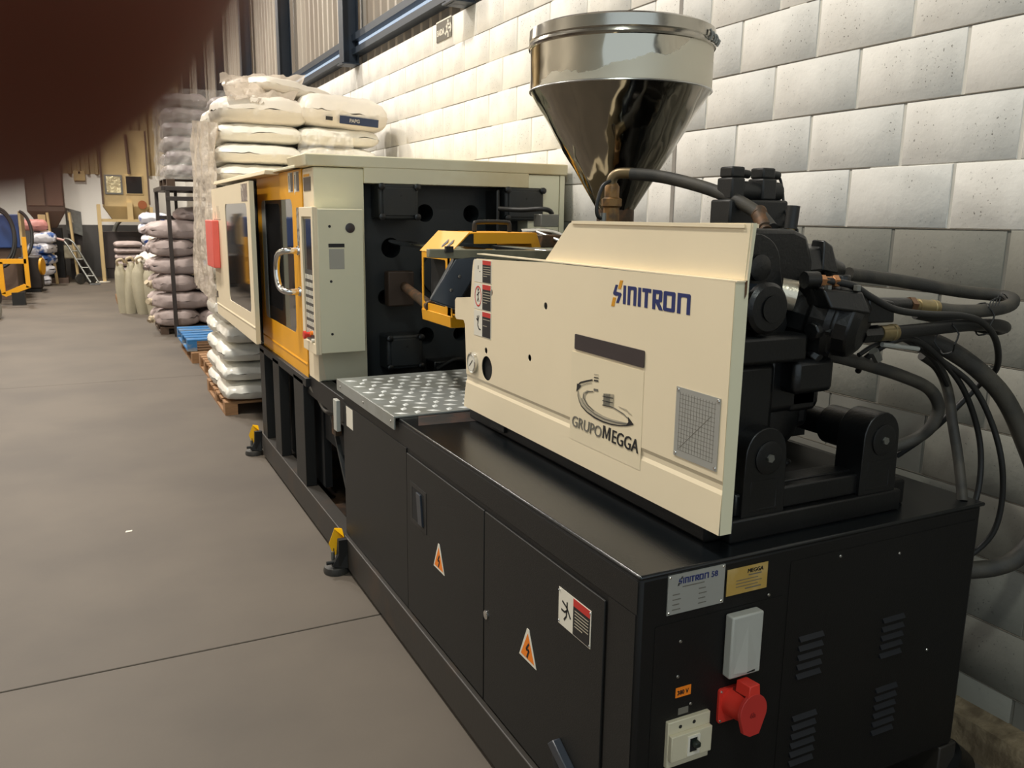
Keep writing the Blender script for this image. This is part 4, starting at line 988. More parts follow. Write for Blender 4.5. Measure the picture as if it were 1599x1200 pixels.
MB().tube([(1.355, 2.08, 1.725), (1.33, 2.08, 1.71), (1.315, 2.08, 1.67), (1.312, 2.08, 1.64), (1.32, 2.08, 1.622), (1.34, 2.08, 1.618)], .0055, 8, 4).build('thin_pipe', M_rubber2, MC)
MB().lathe([(.009, 0), (.009, .03)], (1.335, 2.08, 1.605), 'Z', 8).build('pipe_nut', M_dsteel, MC)
# barrel and heater bands inside the cover
MB().cyl((HX, 1.7, 1.33), (HX, 3.3, 1.33), .085, 28).build('barrel_shroud', M_void, MC)
MB().box(1.25, 1.85, 1.75, 2.7, 1.0, 1.22).build('carriage_body', M_void, MC)
MB().cyl((HX, 3.3, 1.33), (HX, 3.75, 1.33), .05, 24, .035).build('nozzle', M_rust, MC)

# --- purge guard (yellow) with its parts
pg = MB()
prof = [(1.262, 1.228), (1.262, 1.478), (1.345, 1.557), (1.62, 1.557), (1.70, 1.50)]
MB().prism([(-3.37, 1.228), (-3.035, 1.228), (-3.06, 1.30), (-3.06, 1.478), (-3.37, 1.478)], sideframe(1.262), .004, [rect(-3.355, -3.105, 1.262, 1.450, .012, 3)]).build('guard_side', M_yellow, MC, label='yellow guard side with a window')
gt = MB().hexa([(1.260, 3.06, 1.476), (1.264, 3.06, 1.476), (1.260, 3.39, 1.476), (1.264, 3.39, 1.476), (1.345, 3.06, 1.560), (1.349, 3.06, 1.556), (1.345, 3.39, 1.560), (1.349, 3.39, 1.556)]).build('guard_slope', M_yellow, MC, label='sloping yellow guard plate with slots')
for s in (0, 1):
    y = 3.19-s*.055
    MB().add([(1.278, y, 1.4965), (1.288, y+.012, 1.5065), (1.312, y+.0, 1.531), (1.298, y-.022, 1.517)], [(0, 1, 2, 3)]).build('guard_slot', M_ink, gt, smooth=0)
MB().box(1.345, 1.64, 3.05, 3.39, 1.553, 1.558).build('guard_top', M_yellow, MC)
MB().box(1.36, 1.64, 3.048, 3.052, 1.515, 1.556).hexa([(1.62, 3.05, 1.50), (1.66, 3.05, 1.50), (1.62, 3.38, 1.50), (1.66, 3.38, 1.50), (1.60, 3.05, 1.556), (1.64, 3.05, 1.556), (1.60, 3.38, 1.556), (1.64, 3.38, 1.556)]).build('guard_lip', M_yellow, MC)
MB().hexa([(1.262, 3.05, 1.185), (1.60, 3.05, 1.185), (1.262, 3.37, 1.185), (1.60, 3.37, 1.185), (1.258, 3.05, 1.232), (1.60, 3.05, 1.232), (1.258, 3.37, 1.232), (1.60, 3.37, 1.232)]).build('guard_bottom', M_yellow, MC, bevel=.003)
MB().box(1.262, 1.268, 3.05, 3.085, 1.23, 1.478).build('guard_side', M_yellow, MC)
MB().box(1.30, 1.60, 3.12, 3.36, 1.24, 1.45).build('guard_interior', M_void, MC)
MB().tube([(1.43, 3.2, 1.556), (1.43, 3.2, 1.585), (1.445, 3.2, 1.598), (1.575, 3.2, 1.598), (1.59, 3.2, 1.585), (1.59, 3.2, 1.556)], .009, 10, 3).build('guard_handle', M_rubber2, MC)
bar = MB().prism([(1.115, 1.470), (1.66, 1.447), (1.66, 1.492), (1.115, 1.502)], frontframe(2.90), .03).build('cross_bar', mat_('grey_green_steel', (128, 126, 108), .4, metal=.4, col2=(150, 146, 124), vscale=6), MC, bevel=.003, label='flat grey steel cross bar')
MB().box(1.175, 1.205, 2.885, 2.90, 1.490, 1.512).build('bar_clip', M_rubber2, bar)
MB().hexa([(1.121, 2.91, 1.312), (1.215, 2.89, 1.276), (1.131, 2.95, 1.312), (1.235, 2.96, 1.276), (1.221, 2.905, 1.470), (1.335, 2.885, 1.470), (1.231, 2.96, 1.470), (1.345, 2.96, 1.470)]).build('chute', M_darksteel, MC, bevel=.006, label='slanted dark steel chute')
for q in ((1.232, 2.892, 1.40), (1.20, 2.895, 1.35)): MB().lathe([(.007, 0), (.004, .004)], q, (0, -1, 0), 8).build('chute_screw', M_steel, MC)
MB().box(1.42, 1.62, 2.95, 3.1, 1.2, 1.42).build('nozzle_cover', M_rust, MC, bevel=.01)
for x, z in ((1.40, 1.485), (1.72, 1.478)):
    MB().cyl((x, 2.95, z), (x, 4.2, z), .014, 16).build('guide_rail', M_chrome, MC)
MB().cyl((1.275, 3.30, 1.245), (1.46, 4.18, 1.262), .024, 20).build('rusty_shaft', M_rust, MC, label='rusty brown shaft reaching the platen')
MB().box(1.36, 1.50, 4.12, 4.19, 1.16, 1.34).build('shaft_flange', mat_('rust_dark', (60, 46, 36), .6), MC, bevel=.008)
MB().box(1.86, 1.91, 3.58, 3.66, 1.47, 1.545).build('wood_block', mat_('orange_wood', (176, 132, 74), .6), MC, bevel=.003)
MB().box(1.91, 2.02, 3.5, 3.72, 1.48, 1.54).build('slide_block', M_rust, MC, bevel=.006)
MB().tube([(1.85, 3.6, 1.552), (1.95, 3.6, 1.556), (2.02, 3.6, 1.55), (2.08, 3.6, 1.53)], .013, 12, 3).build('chrome_lever', M_chrome, MC)
MB().tube([(1.93, 3.6, 1.552), (1.98, 3.5, 1.52), (2.02, 3.4, 1.49)], .010, 10, 3).build('lever_link', M_steel, MC)
MB().box(1.97, 2.07, 3.62, 3.70, 1.575, 1.636).build('junction_box', M_dsteel, MC, bevel=.004)
MB().tube([(1.88, 3.9, 1.66), (1.93, 3.75, 1.655), (1.98, 3.66, 1.66), (2.02, 3.64, 1.655), (2.05, 3.66, 1.64)], .012, 10, 4).build('cable_loop', M_rubber2, MC)

# ------------------------------------------------------------- clamp unit
CF = 4.10
co = MB().prism([(.99, .80), (1.235, .80), (1.235, 1.845), (.99, 1.845)], frontframe(CF), .22).build('front_column', M_cream_cool, MC, bevel=.006, label='cool-lit cream front column of the clamp housing')
MB().hexa([(.985, CF-.001, .798), (1.02, CF-.001, .81), (.985, CF+.2, .798), (1.02, CF+.2, .81), (.985, CF-.001, .955), (1.0, CF-.001, .95), (.985, CF+.2, .955), (1.0, CF+.2, .95)]).build('column_skirt', M_cream, co)
MB().prism(S([(CF+.22, .8), (CF+.003, .8), (CF+.003, 1.84), (CF+.22, 1.84)]), sideframe(.9885), .0015).build('column_side', M_cream, co)
hd = MB().prism([(.955, 1.848), (2.385, 1.848), (2.385, 1.905), (.945, 1.905)], frontframe(CF-.015), .4).build('roof_header', M_header, MC, bevel=.006, label='stained cream header over the platen')
MB().prism([(1.235, 1.775), (2.145, 1.775), (2.145, 1.85), (1.235, 1.85)], frontframe(CF-.012), .12).build('header_plate', M_header, hd, bevel=.003)
rc = MB().prism([(2.148, 1.25), (2.34, 1.25), (2.34, 1.846), (2.148, 1.846)], frontframe(CF), .22).build('rear_column', M_cream_cool, MC, bevel=.004, label='cool-lit cream column next to the wall')
MB().prism([(2.345, 1.25), (2.375, 1.25), (2.375, 1.846), (2.345, 1.846)], frontframe(CF), .22).build('rear_column_edge', M_cream_cool, rc, bevel=.002)
# warning plates on column side
MB().prism(S(rect(4.155, 4.30, 1.735, 1.80)), sideframe(.9865), .0015).build('notice_plate', M_slate, co, label='dark grey notice plate')
MB().prism(S(rect(4.18, 4.30, 1.803, 1.815)), sideframe(.9868), .0015).build('yellow_strip', M_yellow, co)
# platen
pl = MB().prism([(1.235, .78), (2.15, .78), (2.15, 1.80), (1.235, 1.80)], frontframe(4.22), .25, [circ(x, z, r, 28) for x, z, r in ((1.60, 1.635, .046), (1.865, 1.635, .046), (1.41, 1.455, .052), (1.375, 1.20, .040), (1.60, .985, .046), (1.80, .985, .04), (2.05, 1.455, .05))]).build('platen', M_platen, MC, smooth=20, label='dull black platen with round holes')
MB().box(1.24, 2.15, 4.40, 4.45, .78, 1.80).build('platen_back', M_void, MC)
for x0, x1, z0, z1 in ((1.305, 1.515, 1.60, 1.775), (2.0, 2.235, 1.60, 1.775), (1.335, 1.53, .835, 1.015)):
    tb = MB().box(x0, x1, 4.08, 4.22, z0, z1).build('tie_bar_cover', M_platen, MC, bevel=.012, label='square tie-bar cover with four bolts')
    MB().box(x0+.02, x1-.02, 4.072, 4.08, z0+.02, z1-.02).build('cover_plate', M_platen, tb, bevel=.003)
    for x in (x0+.012, x1-.012):
        for z in (z0+.014, z1-.014): MB().lathe([(.017, 0), (.017, .02), (.010, .024)], (x, 4.082, z), (0, -1, 0), 12).build('cover_bolt', M_cast, tb)
    MB().lathe([(.006, 0), (.006, .002)], ((x0+x1)/2+.01, 4.072, (z0+z1)/2+.03), (0, -1, 0), 10).build('centre_hole', M_ink, tb)
MB().lathe([(.12, 0), (.12, .03), (.09, .034)], (1.69, 4.22, 1.32), (0, -1, 0), 36).build('locating_ring', M_platen, MC)
MB().box(1.95, 1.97, 4.08, 4.22, 1.3, 1.76).build('platen_rib', M_cast, MC, bevel=.006)
MB().box(1.60, 1.78, 4.1, 4.22, .80, .86).build('platen_foot', M_cast, MC, bevel=.006)
MB().tube([(1.62, 4.1, .82), (1.68, 4.05, .87), (1.74, 4.05, .87), (1.78, 4.1, .81)], .012).build('cable_loop', M_rubber2, MC)
# housing volume behind doors
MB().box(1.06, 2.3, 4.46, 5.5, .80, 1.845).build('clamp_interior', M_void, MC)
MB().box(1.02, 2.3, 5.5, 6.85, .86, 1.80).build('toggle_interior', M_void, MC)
MB().box(.95, 2.385, 4.33, 5.0, 1.848, 1.862).build('roof_sheet', M_cream_cool, MC, bevel=.002)
MB().hexa([(.90, 4.86, 1.835), (2.385, 4.86, 1.835), (.90, 6.93, 1.835), (2.385, 6.93, 1.835), (.905, 4.86, 1.860), (2.385, 4.86, 1.860), (.905, 6.93, 1.86), (2.385, 6.93, 1.86)]).build('roof_sheet', M_cream, MC, bevel=.003)
# control panel box
cb = MB().box(.962, 1.182, 3.945, 4.095, .965, 1.648).build('control_box', M_cream_cool, MC, bevel=.004, label='cool-lit cream control box on the column')
MB().box(.95, .965, 3.945, 4.21, .96, 1.655).build('control_back', M_cream, cb, bevel=.002)
MB().prism(S([(4.21, .96), (3.943, .96), (3.943, 1.655), (4.21, 1.655)]), sideframe(.938), .013, [S(rect(3.97, 4.165, 1.01, 1.61))]).build('control_frame', M_cream, cb, bevel=.002)
MB().box(.97, 1.02, 4.10, 4.21, .985, 1.63).build('control_frame_back', M_cream, cb)
sc = MB().prism(S(rect(3.965, 4.185, 1.36, 1.60)), sideframe(.9485), .002).build('screen', M_panelglass, cb)
kp = MB().prism(S(rect(3.965, 4.185, 1.0, 1.36)), sideframe(.9485), .002).build('keypad', mat_('keypad_grey', (74, 72, 70), .4), cb)
for r in range(8):
    for c in range(6):
        if r == 0 and c > 5: continue
        z = 1.335-r*.038; y = 4.158-c*.031
        MB().box(.9465, .949, y-.018, y, z-.022, z).build('key', M_white, cb)
MB().lathe([(.013, 0), (.013, .02), (.02, .022), (.02, .034)], (.9485, 4.10, 1.04), (-1, 0, 0), 18).build('emergency_button', M_red, cb, label='red mushroom emergency button')
MB().lathe([(.010, 0), (.010, .014)], (.9485, 4.04, 1.055), (-1, 0, 0), 14).build('round_button', M_orange, cb)
MB().lathe([(.010, 0), (.010, .014)], (.9485, 4.02, 1.02), (-1, 0, 0), 14).build('round_button', M_white, cb)
for x, z, r in ((1.02, 1.567, .0065), (1.02, 1.31, .0065), (1.018, 1.058, .0065)):
    MB().lathe([(r, 0), (r, .001)], (x, 3.945, z), (0, -1, 0), 12).build('screw_hole', M_ink, cb)
MB().lathe([(.023, 0), (.023, .003), (.017, .005)], (1.118, 3.945, 1.560), (0, -1, 0), 24).build('socket_cap', M_slate, cb)
MB().prism(rect(1.012, 1.088, 1.470, 1.487), frontframe(3.943), .002).build('label_strip', M_ink, cb)
MB().prism(rect(1.014, 1.086, 1.368, 1.462), frontframe(3.9435), .0015).build('paper_label', mat_('faded_paper', (168, 164, 152), .6), cb)
for x in (1.03, 1.07): MB().lathe([(.005, 0), (.005, .002)], (x, 3.943, 1.479), (0, -1, 0), 8).build('rivet', M_ink, cb)
# yellow sliding door
dy0, dy1 = 4.325, 5.56
dr = MB().prism(S([(dy0, .782), (dy0, 1.845), (dy1, 1.845), (dy1, .768)][::-1]), sideframe(.982), .012, [S(rect(4.56, 5.44, .985, 1.70, .05, 5))]).build('yellow_door', M_yellow, MC, smooth=20, label='yellow sliding door with smoked window')
MB().hexa([(.978, dy0, .85), (.982, dy0, .85), (.978, dy1, .85), (.982, dy1, .85), (.981, dy0, .858), (.983, dy0, .858), (.981, dy1, .858), (.983, dy1, .858)]).build('door_crease', M_yellow, dr)
MB().box(.985, .989, 4.55, 5.45, .98, 1.705).build('door_glass', M_dglass, dr, label='smoked glass')
MB().box(.983, .9845, 5.33, 5.46, .975, 1.71).build('inner_strip', M_greybox, dr)
MB().tube([(.982, 4.44, 1.435), (.93, 4.44, 1.435), (.90, 4.46, 1.43), (.885, 4.50, 1.405), (.88, 4.52, 1.33), (.885, 4.50, 1.255), (.90, 4.46, 1.228), (.93, 4.44, 1.222), (.982, 4.44, 1.222)], .0165, 14, 4).build('door_handle', M_chrome, dr, label='chrome tube handle')
for z in (1.435, 1.222): MB().lathe([(.026, 0), (.024, .008)], (.982, 4.44, z), (-1, 0, 0), 20).build('handle_boss', M_chrome, dr)
for yy in (4.63, 4.49):
    MB().prism(S(rect(yy-.115, yy, 1.735, 1.835)), sideframe(.981), .001).build('warning_plate', M_white, dr)
    MB().prism(S(rect(yy-.115, yy-.055, 1.738, 1.832)), sideframe(.9804), .0006).build('warning_field', M_slate, dr)
    MB().box(.9798, .9803, yy-.035, yy-.018, 1.75, 1.82).build('warning_symbol', M_inkgrey, dr)
MB().prism(S([(4.49, 1.735), (4.47, 1.735), (4.475, 1.718)]), sideframe(.981), .001).build('peeled_corner', M_white, dr)
st = MB().prism(S([(4.46, 1.655), (4.41, 1.655), (4.405, 1.50), (4.42, 1.46), (4.455, 1.44), (4.46, 1.50)]), sideframe(.981), .001).build('torn_label', mat_('torn_grey_label', (160, 156, 146), .5, col2=(96, 94, 88), vscale=40, thr=(.5, .55)), dr)
# rear cream guard
gy0, gy1 = 5.235, 6.92
rg = MB().prism(S([(gy0, .835), (gy0, 1.812), (gy1, 1.800), (gy1, .850)][::-1]), sideframe(.88), .012, [S(rect(5.36, 6.25, 1.015, 1.685, .05, 5))]).build('rear_guard', M_cream, MC, smooth=20, label='cream rear guard with smoked window')
MB().box(.88, .906, gy0-.002, gy0+.004, .838, 1.812).build('guard_flange', M_cream_cool, rg)
MB().box(.976, .984, 5.58, 6.0, .80, 1.82).build('guard_gap_shade', M_void, rg)  # near-black sheet standing in for the shade behind the guard gap
MB().hexa([(.876, gy0, .935), (.88, gy0, .935), (.876, gy1, .93), (.88, gy1, .93), (.879, gy0, .943), (.881, gy0, .943), (.879, gy1, .938), (.881, gy1, .938)]).build('door_crease', M_cream, rg)
MB().box(.883, .887, 5.35, 6.26, 1.01, 1.69).build('door_glass', M_dglass, rg, label='smoked glass')
MB().prism(S(rect(5.31, 5.53, 1.695, 1.80)), sideframe(.879), .001).build('warning_plate', mat_('brown_grey_plate', (110, 92, 84), .3, col2=(200, 190, 176), vscale=25, thr=(.55, .6)), rg)
MB().box(.83, .879, 6.60, 6.98, 1.22, 1.57).build('red_sign_holder', mat_('red_coral_plastic', (232, 104, 92), .45), rg, bevel=.006, label='coral red plastic holder hung on the guard')
lt = MB()
for k, (yy, w, h) in enumerate(((6.78, .06, .05), (6.66, .05, .09), (6.6, .05, .09), (6.54, .04, .05))): lt.prism(S(rect(yy-w/2, yy, 1.585, 1.585+h)), sideframe(.8794), .0008)
lt.build('faded_lettering', M_inkfade, rg, smooth=0)
for k in range(8): MB().prism(S(rect(6.50+k*.045, 6.53+k*.045, 1.572, 1.580)), sideframe(.8794), .0008).build('tick_mark', M_inkgrey, rg)
MB().box(.875, .88, 6.84, 6.88, .98, 1.03).build('hinge', M_slate, rg)

# ================================================================== SACKS
def sack_mesh(name, m, L_, W_, H_, seed, wr=.012, pinch=.10, lens=False, nu=26, nv=16):
    """pillow: L along X, W along Y, resting on z=0"""
    vs = []; fs = []
    def pt(u, v, top):
        au, av = abs(u), abs(v)
        h = (max(0, 1-au**5)*max(0, 1-av**4))**.42
        if lens: h = (max(0, 1-au**2.6)**.62)*(max(0, 1-av**4)**.42)
        x = L_/2*u*(1-pinch*.45*(1-h)*av**2)
        y = W_/2*v*(1-pinch*au**3*(1-.25*math.cos(3*v)))
        zm = H_*.47
        z = zm+(H_*.53*h if top else -H_*.47*(h**.6))
        s = (x*7+seed*3.1, y*7+seed, z*9+(3 if top else 0))
        k = noise.noise(s)*wr*1.3+noise.noise((s[0]*2.6, s[1]*2.6, s[2]*2))*wr*.7
        edge = max(au, av)
        if edge > .93: x += noise.noise((y*25, seed, 1))*wr*.9; z += noise.noise((x*18, y*18, seed))*wr*1.2
        return (x, y, z+(k if top else k*.2))
    for top in (True, False):
        for j in range(nv+1):
            for i in range(nu+1):
                u = -1+2*i/nu; v = -1+2*j/nv
                u = math.sin(u*PI/2)*.6+u*.4; v = math.sin(v*PI/2)*.6+v*.4
                vs.append(pt(u, v, top))
    k = (nu+1)*(nv+1)
    for j in range(nv):
        for i in range(nu):
            a = j*(nu+1)+i; b = a+1; c = a+nu+2; d = a+nu+1
            fs.append((a, b, c, d)); fs.append((k+d, k+c, k+b, k+a))
    me = bpy.data.meshes.new(name); me.from_pydata(vs, [], fs); me.materials.append(m)
    b = bmesh.new(); b.from_mesh(me); bmesh.ops.remove_doubles(b, verts=b.verts, dist=.0012); bmesh.ops.recalc_face_normals(b, faces=b.faces); b.to_mesh(me); b.free()
    me.shade_smooth()
    return me
ORD = ['first', 'second', 'third', 'fourth', 'fifth', 'sixth', 'seventh', 'eighth', 'ninth', 'tenth', 'eleventh', 'twelfth', 'thirteenth', 'fourteenth', 'fifteenth', 'sixteenth']
def put(name, me, loc, rz, label, cat, group, sc=(1, 1, 1), tilt=(0, 0)):
    o = bpy.data.objects.new(name, me); C.objects.link(o)
    o.location = loc; o.rotation_euler = (tilt[0], tilt[1], rz); o.scale = sc
    return tag(o, label, cat, group)
def pallet(name, x0, x1, y0, y1, z0, h, m, label, group=None):
    p = root(name, ((x0+x1)/2, (y0+y1)/2, z0), label, 'pallet', group)
    n = 6; w = (y1-y0)/(n*1.35)
    for i in range(n):
        y = y0+(y1-y0-w)*i/(n-1); MB().box(x0, x1, y, y+w, z0+h-.02, z0+h).build('deck_board', m, p, bevel=.002)
    for x in (x0, (x0+x1)/2-.05, x1-.1):
        for y in (y0, (y0+y1)/2-.06, y1-.12): MB().box(x, x+.1, y, y+.12, z0+.018, z0+h-.02).build('block', m, p)
        MB().box(x, x+.1, y0, y1, z0, z0+.018).build('bottom_board', m, p)
    return p
# --- tall stack of white sacks behind the machine
pallet('wooden_pallet', .90, 2.16, 6.98, 8.12, 0, .11, M_wood, 'wooden pallet under the tall stack of white sacks')
wm = [sack_mesh('white_sack_%d' % i, M_bag2 if i < 3 else M_bag, .66, .595, .156, i*7+1, wr=.010) for i in range(4)]
wt = [sack_mesh('top_sack_%d' % i, M_bag, .70, .60, .24, i*9+50, wr=.016) for i in range(2)]
LH = .158
for k in range(14):
    for col in (0, 1):
        for row in (0, 1):
            z = .112+k*LH
            x = (1.225+.0055*k if col == 0 else 1.89+.002*k)+random.uniform(-.012, .012)
            y = 7.22+.60*row+random.uniform(-.02, .02)
            put('plastic_sack', wm[random.randrange(3)], (x, y, z), random.uniform(-.05, .05)+(PI if random.random() < .5 else 0),
                'white sack, %s layer from the pallet, %s %s of the tall stack behind the machine' % (ORD[k], 'front' if row == 0 else 'back', 'left' if col == 0 else 'right'),
                'sack', 'white plastic sacks in the tall stack', sc=(1, 1.0, 1.0))
zt = .112+14*LH-.02
put('plastic_sack', wt[0], (1.305, 7.22, zt), .04, 'large plain white sack on top of the left side of the tall stack', 'sack', 'white plastic sacks in the tall stack', sc=(1, 1, .95))
ts = put('plastic_sack', wt[1], (1.95, 7.17, zt+.0), -.03, 'big sack with dark blue printed strip on top right of the tall stack', 'sack', 'white plastic sacks in the tall stack', sc=(1.03, 1, 1.12), tilt=(0, .06))
put('plastic_sack', wm[1], (1.30, 7.82, zt), .1, 'white sack on top of the back left of the tall stack', 'sack', 'white plastic sacks in the tall stack', sc=(1, 1, 1.3))
put('plastic_sack', wm[2], (1.85, 7.82, zt), .1, 'white sack on top of the back right of the tall stack', 'sack', 'white plastic sacks in the tall stack', sc=(1, 1, 1.5))
put('plastic_sack', wt[0], (1.58, 7.52, zt+.245), .5, 'crumpled half-empty sack lying topmost across the tall stack', 'sack', 'white plastic sacks in the tall stack', sc=(1.15, 1.05, .62), tilt=(.02, .10))
# printed strip on the blue-striped sack (a curved patch hugging the front)
def strip(u0, u1, v0, v1, m, nm, par, y0=-.302, dz=0):
    mb = MB(); n = 14; vs = []; fs = []
    for i in range(n+1):
        t = i/n; x = u0+(u1-u0)*t
        for z in (v0, v1):
            vs.append((x, y0-.004+.10*max(0, abs(x)-.22)**1.3+(.35*(v1-z) if z == v0 else 0)*.3, z))
    for i in range(n): fs.append((2*i, 2*i+2, 2*i+3, 2*i+1))
    me = MB().add(vs, fs).mesh(nm, m)
    o = bpy.data.objects.new(nm, me); C.objects.link(o); o.parent = par
    return o
M_bluep = mat_('dark_blue_print', (30, 44, 74), .4)
strip(-.06, .25, .030, .085, M_bluep, 'printed_strip', ts, y0=-.306)['label'] = 'dark blue printed strip'
strip(-.17, -.115, .042, .068, M_ink, 'printed_mark', ts, y0=-.310)
cu = bpy.data.curves.new('t', 'FONT'); cu.body = 'PAPG'; cu.size = .034; cu.offset = .001; cu.extrude = .0004
to = bpy.data.objects.new('t', cu); me = bpy.data.meshes.new_from_object(to); bpy.data.objects.remove(to)
for vt in me.vertices: c = vt.co.copy(); vt.co = (c.x+.015, -.316, c.y+.045)
me.materials.clear(); me.materials.append(M_white); o = bpy.data.objects.new('lettering', me); C.objects.link(o); o.parent = ts
# film draped over the stack
def film(name, P00, P10, P01, P11, nu, nv, amp, fr, seed, m, label, cat='film'):
    P00, P10, P01, P11 = (Vector(p) for p in (P00, P10, P01, P11))
    nrm = (P10-P00).cross(P01-P00).normalized(); vs = []; fs = []
    for j in range(nv+1):
        for i in range(nu+1):
            a, b = i/nu, j/nv
            p = P00.lerp(P10, a).lerp(P01.lerp(P11, a), b)
            q = noise.noise((a*fr+seed, b*fr*.6, seed))+.6*noise.noise((a*fr*2.7+seed, b*fr*1.1, seed+9))
            vs.append(p+nrm*amp*q)
    for j in range(nv):
        for i in range(nu):
            a = j*(nu+1)+i; fs.append((a, a+1, a+nu+2, a+nu+1))
    return tag(MB().add(vs, fs).build(name, m, None, smooth=0 if False else 60), label, cat)
film('stretch_film', (.87, 6.98, .9), (.84, 8.1, 1.0), (.95, 6.96, 2.3), (.90, 8.1, 2.42), 30, 36, .035, 7, 3, M_filmhazy, 'loose hazy stretch film hanging down the left side of the tall white stack')
film('crumpled_film', (1.50, 6.80, 1.80), (2.02, 6.82, 1.80), (1.56, 6.88, 2.28), (1.98, 6.88, 2.26), 34, 30, .05, 9, 8, M_film, 'crumpled clear film between the two front columns of white sacks')
film('film_edge', (1.02, 6.90, 2.50), (1.50, 6.95, 2.42), (1.05, 7.4, 2.72), (1.75, 7.4, 2.76), 26, 20, .04, 8, 21, M_filmhazy, 'torn hazy film draped over the top sacks of the tall stack')

# --- steel rack with wrapped load and mauve sacks
rk = root('steel_rack', (1.5, 12.5, 0), 'dark brown steel frame standing in front of the mauve sacks, a wrapped load on it', 'rack')
for x, y, z0 in ((.975, 11.90, 0), (2.15, 11.90, 0), (.935, 13.25, 0), (2.15, 13.25, 0)):
    MB().box(x-.025, x+.025, y-.025, y+.025, z0, 1.96).build('post', M_rack, rk, bevel=.004)
for x0, x1, y0, y1, z in ((.95, 2.18, 11.87, 11.93, 1.93), (.91, 2.18, 13.22, 13.28, 1.93), (.95, 2.18, 11.87, 11.93, 1.80), (.90, 1.0, 11.9, 13.25, 1.93), (2.12, 2.18, 11.9, 13.25, 1.93), (1.2, 1.26, 11.9, 13.25, 1.93), (.95, 2.18, 13.2, 13.26, 1.55)):
    MB().box(x0, x1, y0, y1, z-.025, z+.03).build('rail', M_rack, rk, bevel=.003)
for x in (1.18, 1.5): MB().box(x-.02, x+.02, 13.1, 13.14, 1.5, 1.93).build('hanger', M_rack, rk)
pallet('wooden_pallet', .98, 2.12, 11.95, 13.2, 1.962, .12, mat_('dark_wood', (84, 66, 52), .8), 'dark wooden pallet on top of the steel rack under the wrapped load')
mm = [sack_mesh('wrapped_sack_%d' % i, M_wrapbag, .575, .60, .178, 80+i*5, wr=.010) for i in range(3)]
for k in range(6):
    for col in (0, 1):
        for row in (0, 1):
            put('wrapped_sack', mm[random.randrange(3)], (1.28+.58*col+random.uniform(-.02, .02), 12.25+.62*row, 2.08+k*.178), random.uniform(-.05, .05),
                'greyish sack under film, %s layer up, %s %s of the load on the rack' % (ORD[k], 'front' if row == 0 else 'back', 'left' if col == 0 else 'right'), 'sack', 'wrapped sacks on the rack')
film('stretch_wrap', (.955, 11.92, 2.05), (2.18, 11.92, 2.05), (.965, 11.92, 3.18), (2.18, 11.92, 3.2), 40, 40, .03, 12, 31, M_film, 'clear stretch wrap over the front of the load on the rack')
film('stretch_wrap', (.94, 13.2, 2.05), (.955, 11.92, 2.05), (.96, 13.2, 3.18), (.965, 11.92, 3.18), 30, 40, .03, 12, 37, M_film, 'clear stretch wrap over the left side of the load on the rack')
# mauve sacks
pallet('wooden_pallet', .80, 2.0, 12.15, 13.3, 0, .10, mat_('dark_wood', (84, 66, 52), .8), 'dark pallet on the floor under the mauve sacks')
ml = [sack_mesh('mauve_long_%d' % i, M_mauve, .84, .49, .240, 120+i*5, wr=.02, pinch=.38, lens=True) for i in range(3)]
msm = [sack_mesh('mauve_short_%d' % i, M_mauve, .62, .49, .245, 150+i*5, wr=.02, pinch=.4, lens=True) for i in range(3)]
for k in range(6):
    z = .10+k*.235
    for row in (0, 1):
        y = 12.33+.52*row
        if k % 2 == 1:
            a = put('woven_sack', ml[random.randrange(3)], (1.115, y, z), random.uniform(-.06, .06), 'long mauve sack, %s layer up, %s left beside the rack post' % (ORD[k], 'front' if row == 0 else 'back'), 'sack', 'mauve sacks behind the rack')
            b = put('woven_sack', msm[random.randrange(3)], (1.80, y, z), random.uniform(-.06, .06), 'short mauve sack, %s layer up, %s right behind the rack' % (ORD[k], 'front' if row == 0 else 'back'), 'sack', 'mauve sacks behind the rack')
        else:
            put('woven_sack', msm[random.randrange(3)], (1.03, y, z), random.uniform(-.08, .08)+PI, 'round-ended mauve sack, %s layer up, %s left beside the rack post' % (ORD[k], 'front' if row == 0 else 'back'), 'sack', 'mauve sacks behind the rack')
            put('woven_sack', ml[random.randrange(3)], (1.70, y, z), random.uniform(-.06, .06), 'long mauve sack, %s layer up, %s right behind the rack' % (ORD[k], 'front' if row == 0 else 'back'), 'sack', 'mauve sacks behind the rack')
tg = MB().box(1.37, 1.42, 12.045, 12.05, .92, 1.0).build('blue_tag', M_blueplas, None)
tag(tg, 'small blue tag on the front of a mauve sack', 'tag')
put('woven_sack', msm[0], (1.40, 12.5, 1.51), .3, 'pale pinkish sack lying on top of the mauve stack', 'sack', 'mauve sacks behind the rack', sc=(1.1, 1, .8))
# frayed sack mouths on the left side
for k in range(6):
    z = .2+k*.235
    pts = [(.735, 12.3, z), (.70-.01*(k % 2), 12.28, z+.01), (.665, 12.25, z-.02+.03*(k % 3))]
    tag(MB().tube(pts, lambda t: .055-.03*t+.012*math.sin(14*t), 8, 4).build('sack_mouth', M_kraft if k < 3 else M_mauve, None), 'tied frayed sack mouth at the left end of the mauve stack, %s layer up' % ORD[k], 'sack')
# --- blue pallets and wooden pallets in the gap
pallet('blue_pallet', .90, 2.0, 9.75, 10.95, .12, .13, M_blueplas, 'blue painted pallet lying on the wooden one before the rack')
pallet('wooden_pallet', .93, 2.0, 9.65, 10.8, 0, .115, M_wood, 'lower wooden pallet beneath the blue pallet')
pallet('wooden_pallet', .98, 2.05, 8.55, 9.45, 0, .14, M_wood, 'bare wooden pallet between the blue pallet and the white stack')
